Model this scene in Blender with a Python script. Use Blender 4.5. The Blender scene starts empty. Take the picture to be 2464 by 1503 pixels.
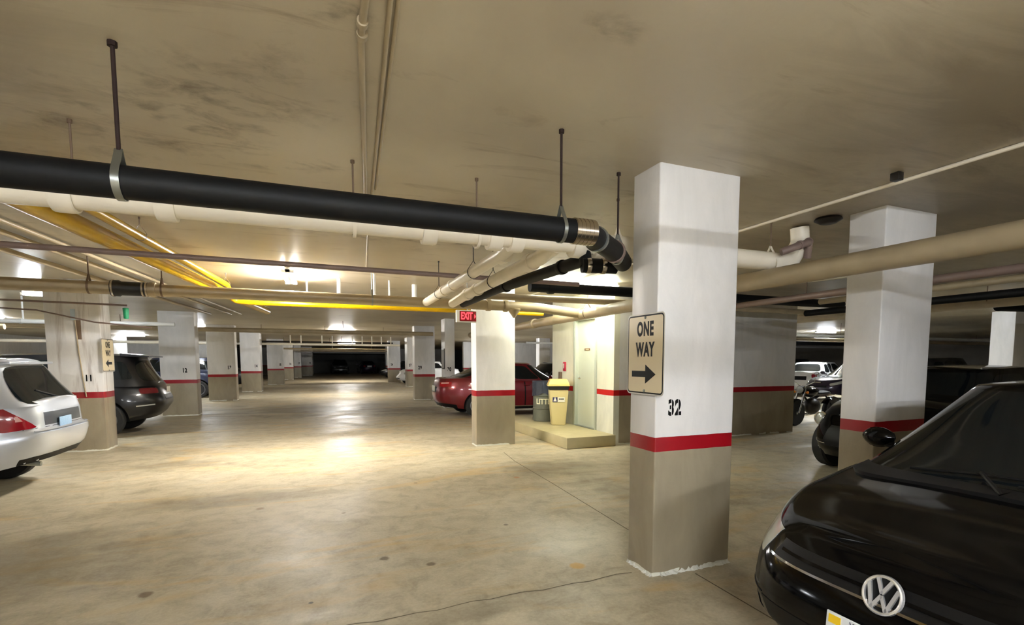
import bpy, bmesh, math, random
from mathutils import Vector, Matrix
random.seed(7)
PI = math.pi
SC = bpy.context.scene
COL = SC.collection

# ------------------------------------------------------------------ camera
FPX, CX, CY = 1220.25, 1276.88, 963.4
YAW, PIT, ROL, EYE = .3969, -.0790, .0011, 1.55
cam_d = bpy.data.cameras.new('camera')
cam = bpy.data.objects.new('camera', cam_d)
COL.objects.link(cam)
cam_d.sensor_fit = 'HORIZONTAL'
cam_d.sensor_width = 36.0
cam_d.lens = FPX / 2464 * 36
cam_d.shift_x = (1232 - CX) / 2464
cam_d.shift_y = (CY - 751.5) / 2464
cam_d.clip_start = .02
cam_d.clip_end = 400
fw = Vector((math.sin(YAW) * math.cos(PIT), math.cos(YAW) * math.cos(PIT), math.sin(PIT)))
r0 = Vector((math.cos(YAW), -math.sin(YAW), 0))
u0 = r0.cross(fw)
rr = r0 * math.cos(ROL) + u0 * math.sin(ROL)
uu = -r0 * math.sin(ROL) + u0 * math.cos(ROL)
cam.matrix_world = Matrix(((rr.x, uu.x, -fw.x, 0), (rr.y, uu.y, -fw.y, 0), (rr.z, uu.z, -fw.z, EYE), (0, 0, 0, 1)))
SC.camera = cam

# ------------------------------------------------------------------ world, exposure
w = bpy.data.worlds.new('world')
SC.world = w
w.use_nodes = True
w.node_tree.nodes['Background'].inputs[0].default_value = (.5, .5, .5, 1)
w.node_tree.nodes['Background'].inputs[1].default_value = .0
SC.view_settings.view_transform = 'Standard'
SC.view_settings.look = 'None'
SC.view_settings.gamma = 1
SC.view_settings.use_curve_mapping = False
SC.view_settings.exposure = 3.1
SC.cycles.use_denoising = True
SC.cycles.max_bounces = 8
SC.cycles.diffuse_bounces = 5
SC.cycles.glossy_bounces = 4
SC.cycles.sample_clamp_indirect = 6

# ceiling light fixtures: x, y, z of underside, along which axis, length, strength, colour, label
WARM = (1.0, .97, .92)
GREENISH = (.96, 1.0, .86)
COOL = (.86, .93, 1.0)
NEUT = (.90, .94, 1.0)
FIXTURES = [
    (-.36, 8.75, 2.80, 'y', 1.25, 700, WARM, 'bright fluorescent ceiling light over the lane between the yellow pipe and the exit sign'),
    (4.00, 7.60, 2.79, 'x', 1.60, 45, GREENISH, 'long fluorescent ceiling light behind the thick black pipe above the landing'),
    (4.25, 8.32, 2.84, 'x', 1.25, 150, GREENISH, 'hidden second light above the landing, added behind the black pipe to brighten the door wall'),  # extra lamp out of sight behind the pipe, added to brighten the door wall
    (-4.62, 12.15, 2.72, 'x', .55, 420, COOL, 'square bright ceiling light at the left frame edge beside column 11'),
    (-4.22, 22.95, 2.78, 'x', .55, 500, COOL, 'bright bluish ceiling light seen between columns 12 and 13'),
    (1.0, 24.0, 2.79, 'x', 1.0, 620, WARM, 'ceiling light over the middle of the lane, nearer of the two far ones'),
    (2.0, 39.5, 2.74, 'x', 1.2, 650, WARM, 'small far ceiling light in front of the dark bay'),
    (-9.5, 11.0, 2.80, 'x', 1.2, 380, COOL, 'ceiling light over the far left parking bays behind the silver wagon'),
    (-9.5, 21.0, 2.80, 'x', 1.2, 700, COOL, 'ceiling light over the far left bays behind column 12'),
    (-9.0, 33.0, 2.80, 'x', 1.2, 800, COOL, 'ceiling light over the far left bays behind column 14'),
    (9.6, 17.5, 2.80, 'x', 1.2, 700, NEUT, 'ceiling light behind the red sedan beyond the landing'),
    (14.5, 9.2, 2.80, 'x', 1.2, 100, COOL, 'ceiling light over the right lane behind the motorcycles'),
    (21.0, 16.0, 2.80, 'x', 1.2, 620, COOL, 'ceiling light over the white car in the far right lane'),
    (10.0, 30.0, 2.80, 'x', 1.2, 700, NEUT, 'ceiling light far behind the red sedan'),
    (13.2, 8.6, 2.80, 'y', 1.2, 260, COOL, 'ceiling light near the third row column at the right'),
    (-.6, -1.9, 2.42, 'x', 1.2, 80, NEUT, 'unseen hanging light behind the viewpoint, added to brighten the near ceiling'),  # unseen lamp added behind the camera to lift the near ceiling
    (2.6, -4.6, 2.80, 'x', 1.5, 580, NEUT, 'unseen ceiling light over the near right bays, added to light the near columns'),  # this and the next two: unseen ceiling lamps added for the near columns
    (-1.2, -4.0, 2.80, 'x', 1.5, 1150, NEUT, 'unseen ceiling light over the near end of the lane, added to light the near columns'),
    (5.2, -3.6, 2.80, 'x', 1.2, 180, NEUT, 'unseen ceiling light behind the black hatchback, added to light the near columns'),
    (1.2, .15, 2.55, 'x', 1.2, 45, NEUT, 'unseen hanging light just overhead, added to brighten the middle of the ceiling'),  # unseen lamp added above the camera for the ceiling centre
]

# ------------------------------------------------------------------ helpers
def tag(o, label=None, cat=None, group=None, kind=None):
    if label: o['label'] = label
    if cat: o['category'] = cat
    if group: o['group'] = group
    if kind: o['kind'] = kind
    return o

def empty(name, loc=(0, 0, 0), rz=0, label=None, cat=None, group=None, kind=None):
    o = bpy.data.objects.new(name, None)
    COL.objects.link(o)
    o.empty_display_size = .2
    o.location = loc
    o.rotation_euler = (0, 0, rz)
    return tag(o, label, cat, group, kind)

def smooth_by_angle(me, deg=35):
    n = len(me.polygons)
    me.polygons.foreach_set('use_smooth', [True] * n)
    try:
        me.set_sharp_from_angle(angle=math.radians(deg))
    except Exception:
        pass

def obj(name, bm, mats, parent=None, smooth=True, deg=35):
    me = bpy.data.meshes.new(name)
    bmesh.ops.recalc_face_normals(bm, faces=bm.faces[:])
    bm.to_mesh(me)
    bm.free()
    if not isinstance(mats, (list, tuple)): mats = [mats]
    for m in mats: me.materials.append(m)
    if smooth: smooth_by_angle(me, deg)
    o = bpy.data.objects.new(name, me)
    COL.objects.link(o)
    if parent is not None: o.parent = parent
    return o

def box(bm, x0, x1, y0, y1, z0, z1, bev=0, M=None, mat=0):
    vs = [bm.verts.new((x, y, z)) for x in (x0, x1) for y in (y0, y1) for z in (z0, z1)]
    q = [(0, 1, 3, 2), (4, 6, 7, 5), (0, 4, 5, 1), (2, 3, 7, 6), (0, 2, 6, 4), (1, 5, 7, 3)]
    fs = [bm.faces.new([vs[i] for i in f]) for f in q]
    for f in fs: f.material_index = mat
    if bev:
        es = list({e for f in fs for e in f.edges})
        r = bmesh.ops.bevel(bm, geom=es, offset=bev, segments=2, affect='EDGES', profile=.5)
        vs = list({v for f in r['faces'] for v in f.verts} | {v for v in vs if v.is_valid})
    if M is not None: bmesh.ops.transform(bm, matrix=M, verts=[v for v in vs if v.is_valid])
    return bm

def boxobj(name, x0, x1, y0, y1, z0, z1, mat, parent=None, bev=0):
    bm = bmesh.new()
    box(bm, x0, x1, y0, y1, z0, z1, bev)
    return obj(name, bm, mat, parent, smooth=bool(bev))

def frame_for(d):
    d = d.normalized()
    a = Vector((0, 0, 1)) if abs(d.z) < .9 else Vector((1, 0, 0))
    s = d.cross(a).normalized()
    return s, s.cross(d).normalized()

def tube(bm, pts, r, seg=20, bend=0, caps=True, mat=0):
    """round tube along a polyline; corners rounded with radius bend; r number or list per point"""
    pts = [Vector(p) for p in pts]
    rs = r if isinstance(r, (list, tuple)) else [r] * len(pts)
    P, Rr = [], []
    for i, p in enumerate(pts):
        if bend and 0 < i < len(pts) - 1:
            a = (pts[i - 1] - p); b = (pts[i + 1] - p)
            ang = a.angle(b)
            cut = min(bend / math.tan(ang / 2) if ang < PI - 1e-3 else 0, a.length * .45, b.length * .45)
            if cut > 1e-4:
                p0 = p + a.normalized() * cut; p2 = p + b.normalized() * cut
                for k in range(9):
                    t = k / 8
                    P.append((1 - t) ** 2 * p0 + 2 * t * (1 - t) * p + t * t * p2); Rr.append(rs[i])
                continue
        P.append(p); Rr.append(rs[i])
    rings = []
    s = None
    for i, p in enumerate(P):
        d = (P[min(i + 1, len(P) - 1)] - P[max(i - 1, 0)]).normalized()
        if s is None: s, q = frame_for(d)
        else:
            s = (s - d * s.dot(d))
            s = s.normalized() if s.length > 1e-6 else frame_for(d)[0]
            q = s.cross(d).normalized()
        rings.append([bm.verts.new(p + (s * math.cos(2 * PI * k / seg) + q * math.sin(2 * PI * k / seg)) * Rr[i]) for k in range(seg)])
    for i in range(len(rings) - 1):
        for k in range(seg):
            f = bm.faces.new((rings[i][k], rings[i][(k + 1) % seg], rings[i + 1][(k + 1) % seg], rings[i + 1][k]))
            f.material_index = mat
    if caps:
        bm.faces.new(rings[0]).material_index = mat
        bm.faces.new(rings[-1][::-1]).material_index = mat
    return bm

def tubeobj(name, pts, r, mat, parent=None, seg=20, bend=0):
    bm = bmesh.new()
    tube(bm, pts, r, seg, bend)
    return obj(name, bm, mat, parent)

def lathe(bm, prof, c=(0, 0, 0), seg=32, axis='z', mat=0):
    """profile list of (r, h)"""
    c = Vector(c)
    rings = []
    for r, h in prof:
        ring = []
        for k in range(seg):
            a = 2 * PI * k / seg
            v = {'z': (r * math.cos(a), r * math.sin(a), h), 'y': (r * math.cos(a), h, r * math.sin(a)), 'x': (h, r * math.cos(a), r * math.sin(a))}[axis]
            ring.append(bm.verts.new(c + Vector(v)))
        rings.append(ring)
    for i in range(len(rings) - 1):
        for k in range(seg):
            bm.faces.new((rings[i][k], rings[i][(k + 1) % seg], rings[i + 1][(k + 1) % seg], rings[i + 1][k])).material_index = mat
    for ring in (rings[0], rings[-1]):
        if (ring[0].co - ring[seg // 2].co).length > 1e-5:
            bm.faces.new(ring).material_index = mat
    bmesh.ops.remove_doubles(bm, verts=bm.verts[:], dist=1e-6)
    return bm

def text_mesh(name, s, size, mat, M, parent=None, xs=.75, bold=.0, depth=.002, space=1.0, align='CENTER'):
    cu = bpy.data.curves.new(name, 'FONT')
    cu.body = s; cu.size = size; cu.align_x = align; cu.align_y = 'CENTER'
    cu.offset = bold; cu.extrude = depth; cu.space_character = space
    to = bpy.data.objects.new('tmp', cu)
    COL.objects.link(to)
    dg = bpy.context.evaluated_depsgraph_get()
    me = bpy.data.meshes.new_from_object(to.evaluated_get(dg))
    bpy.data.objects.remove(to); bpy.data.curves.remove(cu)
    me.transform(M @ Matrix.Diagonal((xs, 1, 1, 1)))
    me.materials.clear(); me.materials.append(mat)
    me.name = name
    o = bpy.data.objects.new(name, me)
    COL.objects.link(o)
    if parent is not None: o.parent = parent
    return o

def facing(dirn, loc):
    """matrix placing a text (x right, y up, z out) on a wall with the outward normal dirn"""
    n = Vector(dirn).normalized(); up = Vector((0, 0, 1)); rt = up.cross(n).normalized(); up = n.cross(rt)
    return Matrix(((rt.x, up.x, n.x, loc[0]), (rt.y, up.y, n.y, loc[1]), (rt.z, up.z, n.z, loc[2]), (0, 0, 0, 1)))

# ------------------------------------------------------------------ materials
def srgb(r, g, b):
    f = lambda c: (c / 255 / 12.92) if c / 255 <= .04045 else ((c / 255 + .055) / 1.055) ** 2.4
    return (f(r), f(g), f(b), 1)

def mat(name, col, rough=.5, metal=0, coat=0, spec=.5, emit=None, es=0, noise=0, nscale=8, bump=0, bscale=60):
    m = bpy.data.materials.new(name)
    m.use_nodes = True
    nt = m.node_tree
    b = nt.nodes['Principled BSDF']
    if len(col) == 3: col = (*col, 1)
    b.inputs['Base Color'].default_value = col
    b.inputs['Roughness'].default_value = rough
    b.inputs['Metallic'].default_value = metal
    b.inputs['Coat Weight'].default_value = coat
    b.inputs['Coat Roughness'].default_value = .04
    b.inputs['Specular IOR Level'].default_value = spec
    if emit:
        b.inputs['Emission Color'].default_value = (*emit[:3], 1)
        b.inputs['Emission Strength'].default_value = es
    if noise or bump:
        geo = nt.nodes.new('ShaderNodeNewGeometry')
        if noise:
            n = nt.nodes.new('ShaderNodeTexNoise'); n.inputs['Scale'].default_value = nscale; n.inputs['Detail'].default_value = 5
            nt.links.new(geo.outputs['Position'], n.inputs['Vector'])
            mx = nt.nodes.new('ShaderNodeMix'); mx.data_type = 'RGBA'
            mx.inputs[6].default_value = tuple(c * (1 - noise) for c in col[:3]) + (1,)
            mx.inputs[7].default_value = tuple(min(1, c * (1 + noise * .5)) for c in col[:3]) + (1,)
            nt.links.new(n.outputs['Fac'], mx.inputs[0])
            nt.links.new(mx.outputs[2], b.inputs['Base Color'])
        if bump:
            n2 = nt.nodes.new('ShaderNodeTexNoise'); n2.inputs['Scale'].default_value = bscale; n2.inputs['Detail'].default_value = 3
            nt.links.new(geo.outputs['Position'], n2.inputs['Vector'])
            bp = nt.nodes.new('ShaderNodeBump'); bp.inputs['Strength'].default_value = bump; bp.inputs['Distance'].default_value = .01
            nt.links.new(n2.outputs['Fac'], bp.inputs['Height'])
            nt.links.new(bp.outputs['Normal'], b.inputs['Normal'])
    return m

class NT:
    """small helper to write node trees"""
    def __init__(s, m): s.nt = m.node_tree; s.b = s.nt.nodes['Principled BSDF']
    def n(s, t, **kw):
        x = s.nt.nodes.new(t)
        for k, v in kw.items(): setattr(x, k, v)
        return x
    def l(s, a, b): s.nt.links.new(a, b)
    def noise(s, vec, scale, detail=4, dist=0, rough=.5):
        x = s.n('ShaderNodeTexNoise'); x.inputs['Scale'].default_value = scale; x.inputs['Detail'].default_value = detail
        x.inputs['Distortion'].default_value = dist; x.inputs['Roughness'].default_value = rough
        s.l(vec, x.inputs['Vector']); return x.outputs['Fac']
    def ramp(s, fac, stops):
        x = s.n('ShaderNodeValToRGB'); e = x.color_ramp.elements
        while len(e) < len(stops): e.new(.5)
        for i, (p, c) in enumerate(stops):
            e[i].position = p; e[i].color = c if len(c) == 4 else (*c, 1)
        s.l(fac, x.inputs[0]); return x.outputs[0]
    def mix(s, fac, a, b, mode='MIX'):
        x = s.n('ShaderNodeMix', data_type='RGBA', blend_type=mode)
        for i, v in ((0, fac), (6, a), (7, b)):
            if hasattr(v, 'is_linked') or hasattr(v, 'links'): s.l(v, x.inputs[i])
            else: x.inputs[i].default_value = v
        return x.outputs[2]
    def math(s, op, a, b=0):
        x = s.n('ShaderNodeMath', operation=op)
        for i, v in ((0, a), (1, b)):
            if hasattr(v, 'links'): s.l(v, x.inputs[i])
            else: x.inputs[i].default_value = v
        return x.outputs[0]
    def mapping(s, vec, scale=(1, 1, 1), rot=(0, 0, 0)):
        x = s.n('ShaderNodeMapping'); x.inputs['Scale'].default_value = scale; x.inputs['Rotation'].default_value = rot
        s.l(vec, x.inputs[0]); return x.outputs[0]
    def bump(s, h, st=.2, d=.01):
        x = s.n('ShaderNodeBump'); x.inputs['Strength'].default_value = st; x.inputs['Distance'].default_value = d
        s.l(h, x.inputs['Height']); s.l(x.outputs[0], s.b.inputs['Normal'])

G = lambda v: (v, v, v, 1)

def floor_material():
    m = bpy.data.materials.new('stained_concrete_floor'); m.use_nodes = True
    t = NT(m)
    pos = t.n('ShaderNodeNewGeometry').outputs['Position']
    a = t.noise(t.mapping(pos, (.35, .9, 1), (0, 0, .35)), 1.3, 8, 1.2, .6)
    b = t.noise(t.mapping(pos, (1, 1, 1), (0, 0, .2)), 5, 8, .6, .65)
    c = t.noise(pos, 40, 4, 0, .7)
    base = t.ramp(a, [(.30, srgb(134, 121, 96)), (.44, srgb(168, 156, 130)), (.58, srgb(186, 176, 152)), (.75, srgb(206, 195, 168))])
    base = t.mix(.5, base, t.ramp(b, [(.34, srgb(126, 115, 94)), (.55, srgb(186, 176, 152)), (.8, srgb(208, 199, 174))]))
    base = t.mix(.25, base, t.ramp(c, [(.3, srgb(130, 118, 92)), (.7, srgb(205, 194, 165))]))
    # yellowish waxy wear patches
    yl = t.noise(t.mapping(pos, (.5, 1.6, 1), (0, 0, .2)), .9, 5, 2.0, .5)
    base = t.mix(t.ramp(yl, [(.55, G(0)), (.72, G(.55))]), base, srgb(196, 160, 92))
    # worn pale patches scuffed by tyres
    pl = t.noise(t.mapping(pos, (1.1, .45, 1), (0, 0, -.3)), 2.1, 7, 1.0, .6)
    base = t.mix(t.ramp(pl, [(.60, G(0)), (.75, G(.45))]), base, srgb(196, 186, 158))
    # broad damp dark stains across the lane
    for (x, y, sx, sy, amt) in [(-2.2, 5.0, 1.6, 1.8, .45), (-.9, 6.4, 1.8, .7, .35), (-2.0, 8.9, 1.2, .6, .4), (.9, 2.9, 1.4, .35, .3), (-.4, 17.5, 5.2, 4.2, .6), (3.0, 15.8, 3.0, 2.6, .5), (.8, 37, 5.5, 5, .6), (3.2, 6.6, 1.5, 1.0, .45), (3.3, 5.0, .8, 2.2, .3), (5.6, 3.9, 2.2, 1.2, .45)]:
        mp = t.n('ShaderNodeMapping', vector_type='TEXTURE'); mp.inputs['Location'].default_value = (x, y, 0); mp.inputs['Scale'].default_value = (sx * .6, sy * .6, 50)
        t.l(pos, mp.inputs[0])
        ln = t.n('ShaderNodeVectorMath', operation='LENGTH'); t.l(mp.outputs[0], ln.inputs[0])
        dd = t.math('ADD', ln.outputs['Value'], t.math('MULTIPLY', t.math('SUBTRACT', a, .5), 2.2))
        base = t.mix(t.ramp(dd, [(.35, G(amt)), (1.1, G(0))]), base, srgb(88, 76, 54))
    # dropped oil spots
    for (x, y, r, col) in [(.445, 4.01, .045, (82, 66, 40)), (.755, 3.76, .04, (84, 66, 40)), (-.085, 3.44, .018, (40, 46, 46)), (-1.1, 3.985, .05, (95, 72, 44)),
                           (1.6, 4.42, .03, (78, 62, 42)), (1.775, 3.31, .075, (196, 150, 60)), (2.4, 6.2, .05, (170, 110, 60)), (1.1, 6.4, .03, (90, 72, 48)),
                           (.2, 5.4, .03, (112, 92, 62)), (-.6, 5.9, .05, (120, 98, 66))]:
        cb = t.n('ShaderNodeVectorMath', operation='DISTANCE'); cb.inputs[1].default_value = (x, y, 0)
        t.l(pos, cb.inputs[0])
        d = t.math('ADD', cb.outputs['Value'], t.math('MULTIPLY', t.math('SUBTRACT', b, .5), r * 1.4))
        base = t.mix(t.ramp(t.math('DIVIDE', d, r), [(.55, G(.75)), (1.0, G(0))]), base, srgb(*col))
    t.l(base, t.b.inputs['Base Color'])
    ro = t.ramp(t.noise(pos, .8, 6, 1.0, .6), [(.35, G(.62)), (.5, G(.50)), (.65, G(.36))])
    t.l(ro, t.b.inputs['Roughness'])
    t.b.inputs['Specular IOR Level'].default_value = .3
    t.bump(t.math('ADD', t.math('MULTIPLY', b, .6), t.math('MULTIPLY', c, .15)), .12, .01)
    return m

def ceiling_material():
    m = bpy.data.materials.new('stained_painted_ceiling'); m.use_nodes = True
    t = NT(m)
    pos = t.n('ShaderNodeNewGeometry').outputs['Position']
    a = t.noise(pos, .6, 5, .4, .55)
    base = t.ramp(a, [(.3, srgb(196, 186, 166)), (.6, srgb(210, 202, 184)), (.8, srgb(214, 204, 190))])
    st = t.noise(t.mapping(pos, (.45, 1.5, 1), (0, 0, .5)), 2.0, 10, .9, .66)
    base = t.mix(t.ramp(st, [(.58, G(0)), (.70, G(.5)), (.82, G(.75))]), base, srgb(120, 98, 72))
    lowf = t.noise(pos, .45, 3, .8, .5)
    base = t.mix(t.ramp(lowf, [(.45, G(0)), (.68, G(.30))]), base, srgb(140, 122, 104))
    for (x, y, sx, sy, amt) in [(-1.9, 2.9, 1.7, 2.6, .62), (-1.4, 1.6, 1.3, 1.3, .4), (3.3, 1.5, 2.2, 2.6, .62), (5.4, 3.0, 3.2, 4.4, .6), (2.05, 3.4, .9, .8, .35), (8.5, 6.0, 5, 5, .5)]:  # falloff of light towards both sides, painted into the colour along with brown grime
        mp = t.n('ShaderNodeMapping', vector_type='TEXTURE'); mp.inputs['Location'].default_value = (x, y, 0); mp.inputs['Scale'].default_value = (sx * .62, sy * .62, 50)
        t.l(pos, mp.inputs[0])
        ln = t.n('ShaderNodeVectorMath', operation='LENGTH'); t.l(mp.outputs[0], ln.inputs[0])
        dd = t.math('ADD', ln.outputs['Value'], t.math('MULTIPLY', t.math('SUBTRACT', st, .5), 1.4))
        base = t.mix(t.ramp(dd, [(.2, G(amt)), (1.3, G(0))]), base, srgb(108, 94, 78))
    # mould patches with torn edges
    fine = t.noise(pos, 9, 8, .8, .7)
    for (x, y, sx, sy, rot, amt) in [(-.75, 3.45, 2.0, .75, .75, .75), (-.06, 2.15, .5, .22, 0, .85), (1.15, 1.85, .25, .15, 0, .6), (-.25, 3.95, .9, .25, .2, .6),
                                     (.9, 5.7, 3.0, .55, 0, .75), (-1.2, 5.4, 2.2, .35, 0, .6), (3.6, 6.1, 1.6, .5, .1, .65), (1.4, 4.35, .8, .3, 0, .45)]:
        mp = t.n('ShaderNodeMapping', vector_type='TEXTURE'); mp.inputs['Location'].default_value = (x, y, 0)
        mp.inputs['Rotation'].default_value = (0, 0, -rot); mp.inputs['Scale'].default_value = (sx * .7, sy * .7, 50)
        t.l(pos, mp.inputs[0])
        ln = t.n('ShaderNodeVectorMath', operation='LENGTH'); t.l(mp.outputs[0], ln.inputs[0])
        body = t.ramp(t.math('ADD', ln.outputs['Value'], t.math('MULTIPLY', t.math('SUBTRACT', fine, .5), 1.2)), [(.45, G(1)), (1.0, G(0))])
        hol = t.ramp(t.noise(t.mapping(pos, (.9, 1.3, 1), (0, 0, -rot)), 4.2, 9, .35, .62), [(.48, G(0)), (.70, G(amt))])
        base = t.mix(t.math('MULTIPLY', body, hol), base, srgb(84, 68, 50))
    t.l(base, t.b.inputs['Base Color'])
    t.b.inputs['Roughness'].default_value = .42
    t.b.inputs['Specular IOR Level'].default_value = .35
    t.bump(t.noise(pos, 14, 6, .2, .6), .15, .01)
    return m

def paint_by_height(name, white=(230, 228, 226), low=(156, 145, 122), red=(150, 6, 22), stain=0.0, chip=True):
    m = bpy.data.materials.new(name); m.use_nodes = True
    t = NT(m)
    pos = t.n('ShaderNodeNewGeometry').outputs['Position']
    sx = t.n('ShaderNodeSeparateXYZ'); t.l(pos, sx.inputs[0])
    wob = t.math('MULTIPLY', t.math('SUBTRACT', t.noise(pos, 9, 3), .5), .006)
    z = t.math('ADD', sx.outputs['Z'], wob)
    isred = t.math('MULTIPLY', t.math('LESS_THAN', z, 1.009), t.math('GREATER_THAN', z, .906))
    islow = t.math('LESS_THAN', z, .906)
    n1 = t.noise(t.mapping(pos, (1, 1, .35)), 3.5, 7, .6, .6)
    wh = t.ramp(n1, [(.25, srgb(*[int(c * .93) for c in white])), (.6, srgb(*white)), (.85, srgb(*[min(255, int(c * 1.02)) for c in white]))])
    lo = t.ramp(n1, [(.25, srgb(*[int(c * .88) for c in low])), (.6, srgb(*low)), (.85, srgb(*[int(c * 1.05) for c in low]))])
    c = t.mix(islow, wh, lo)
    c = t.mix(isred, c, srgb(*red))
    if stain:
        st = t.noise(t.mapping(pos, (6, 6, .5)), 1.5, 6, .6, .6)
        c = t.mix(t.ramp(st, [(.52, G(0)), (.72, G(stain))]), c, srgb(112, 82, 58))
    # scuffs and chipped paint near the floor
    ch = t.noise(pos, 22, 8, .3, .75)
    near = t.math('MULTIPLY', t.math('LESS_THAN', t.math('ADD', sx.outputs['Z'], t.math('MULTIPLY', t.math('SUBTRACT', t.noise(pos, 7, 4), .5), .05)), .028), t.math('GREATER_THAN', t.noise(pos, 3.0, 2), .42))
    if chip: c = t.mix(near, c, srgb(226, 226, 214))
    c = t.mix(t.ramp(ch, [(.70, G(0)), (.78, G(.5))]), c, srgb(118, 108, 92))
    t.l(c, t.b.inputs['Base Color'])
    t.b.inputs['Roughness'].default_value = .38
    t.bump(t.math('ADD', t.noise(pos, 45, 4), t.math('MULTIPLY', n1, .7)), .10, .008)
    return m

M = {}
M['floor'] = floor_material()
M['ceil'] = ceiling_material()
M['column'] = paint_by_height('white_red_taupe_column_paint')
M['column_rust'] = paint_by_height('rust_stained_column_paint', stain=.55)
M['doorwall'] = paint_by_height('door_wall_paint', white=(228, 226, 206), low=(222, 222, 208), red=(190, 16, 18))
M['endwall'] = paint_by_height('room_end_wall_paint')
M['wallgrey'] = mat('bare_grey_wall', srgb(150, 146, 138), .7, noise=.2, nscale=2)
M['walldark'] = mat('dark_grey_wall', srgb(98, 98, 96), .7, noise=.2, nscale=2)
M['landing'] = mat('painted_landing_concrete', srgb(188, 176, 136), .5, noise=.25, nscale=4, bump=.1)
M['joint'] = mat('joint_filler', srgb(96, 86, 64), .8)
M['blackpipe'] = mat('black_pipe', srgb(19, 20, 21), .55, spec=.2, noise=.3, nscale=6, bump=.05, bscale=30)
M['creampipe'] = mat('cream_painted_pipe', srgb(244, 236, 218), .36, noise=.12, nscale=5, bump=.05)
M['dirtypipe'] = mat('dirty_cream_pipe', srgb(180, 164, 134), .4, noise=.3, nscale=4)
M['mauvepipe'] = mat('brown_mauve_pipe', srgb(132, 112, 104), .45, noise=.2)
M['whitepipe'] = mat('white_pipe', srgb(225, 225, 222), .4)
M['yellow'] = mat('yellow_gas_pipe', srgb(196, 156, 0), .28, noise=.3, nscale=3, spec=.4)
M['rust'] = mat('rusty_rod', srgb(40, 21, 15), .8, noise=.4, nscale=40)
M['rod'] = mat('dull_brown_rod', srgb(112, 92, 74), .6)
M['galv'] = mat('galvanised_steel', srgb(150, 154, 150), .32, .85)
M['darkmetal'] = mat('dark_metal', srgb(48, 44, 40), .4, .5)
M['steel'] = mat('banded_stainless_steel', srgb(190, 180, 165), .25, 1)
M['chrome'] = mat('chrome', srgb(215, 215, 218), .08, 1)
M['housing'] = mat('white_enamel_housing', srgb(225, 225, 220), .35)
M['black'] = mat('matt_black', (.008, .008, .008), .6)
M['blackpaint'] = mat('black_sign_paint', (.004, .004, .004), .5, spec=.15)
M['signcream'] = mat('sign_cream_reflective', srgb(232, 216, 180), .32, noise=.05)
M['signwhite'] = mat('sign_white_edge', srgb(214, 210, 200), .35)
M['number'] = mat('stencil_black', (.005, .005, .005), .6, spec=.15)
M['door'] = mat('pale_green_white_door', srgb(226, 232, 216), .35)
M['doorframe'] = mat('grey_green_door_frame', srgb(190, 196, 182), .4)
M['bin'] = mat('beige_plastic', srgb(214, 198, 142), .4)
M['binlid'] = mat('yellow_plastic_lid', srgb(232, 202, 112), .35)
M['barrel'] = mat('olive_grey_barrel', srgb(104, 106, 92), .45, noise=.2, nscale=14)
M['barreltop'] = mat('blue_black_barrel_lining', srgb(54, 58, 70), .3, noise=.3, nscale=20, bump=.6, bscale=12)
M['cream_text'] = mat('cream_lettering', srgb(236, 232, 196), .5)
M['navy'] = mat('navy_label', srgb(38, 34, 84), .5)
M['whitelabel'] = mat('white_label', srgb(230, 226, 210), .5)
M['redalarm'] = mat('red_plastic', srgb(178, 40, 62), .35)
M['brownplate'] = mat('brown_nameplate', srgb(150, 112, 76), .5)
M['green'] = mat('green_plastic', srgb(34, 150, 102), .35, emit=srgb(20, 140, 90), es=.0)
M['paleblue'] = mat('pale_blue_tag', srgb(200, 216, 226), .5)
M['badge'] = mat('bright_badge_chrome', srgb(232, 232, 234), .24, .75)
M['exitface'] = mat('exit_red_face', (.22, .003, .006), .4, emit=(1, .01, .02), es=.005)
M['exitletter'] = mat('exit_red_letters', (.8, .02, .03), .4, emit=(1, .07, .09), es=.20)
# cars
M['tyre'] = mat('tyre_rubber', (.012, .012, .012), .75)
M['rim'] = mat('alloy_rim', srgb(150, 152, 155), .3, .9)
M['glass'] = mat('dark_car_glass', (.006, .008, .009), .05, spec=.32)
M['trim'] = mat('black_car_trim', (.006, .006, .006), .5, spec=.18)
M['redlamp'] = mat('red_tail_lamp', (.32, .004, .012), .12, coat=1)
M['darkredlamp'] = mat('dim_red_tail_lamp', (.10, .004, .010), .12, coat=.6)
M['clearlamp'] = mat('clear_lamp', srgb(190, 194, 190), .12, .35, coat=1)
M['pinklamp'] = mat('pale_reversing_lamp', srgb(220, 170, 165), .15, coat=1)
M['amber'] = mat('amber_lamp', srgb(220, 130, 40), .2, coat=1)
M['plate'] = mat('white_plate', srgb(228, 232, 236), .4)
M['plateblue'] = mat('pale_blue_plate', srgb(150, 180, 206), .4, noise=.3, nscale=60)
M['plateyellow'] = mat('yellow_sticker', srgb(240, 200, 30), .5)
M['ink'] = mat('dark_blue_ink', srgb(40, 44, 70), .5)
def paint(name, c, rough=.3, metal=.0, coat=1, spec=.5): return mat(name, srgb(*c), rough, metal, coat=coat, spec=spec)
M['p_black'] = paint('black_car_paint', (6, 6, 6), .10, 0, .0, .22)
M['p_silver'] = paint('silver_car_paint', (206, 212, 222), .32, .55)
M['p_dark'] = paint('charcoal_car_paint', (15, 16, 19), .3, .1, .35, .35)
M['p_red'] = paint('deep_red_car_paint', (112, 8, 26), .28, .35)
M['p_blue'] = paint('dark_blue_car_paint', (28, 36, 62), .3, .2)
M['p_white'] = paint('white_car_paint', (226, 226, 224), .35)
M['p_grey'] = paint('grey_car_paint', (84, 88, 92), .3, .4)
M['p_purple'] = paint('dark_purple_car_paint', (34, 24, 50), .3, .2)

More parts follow.
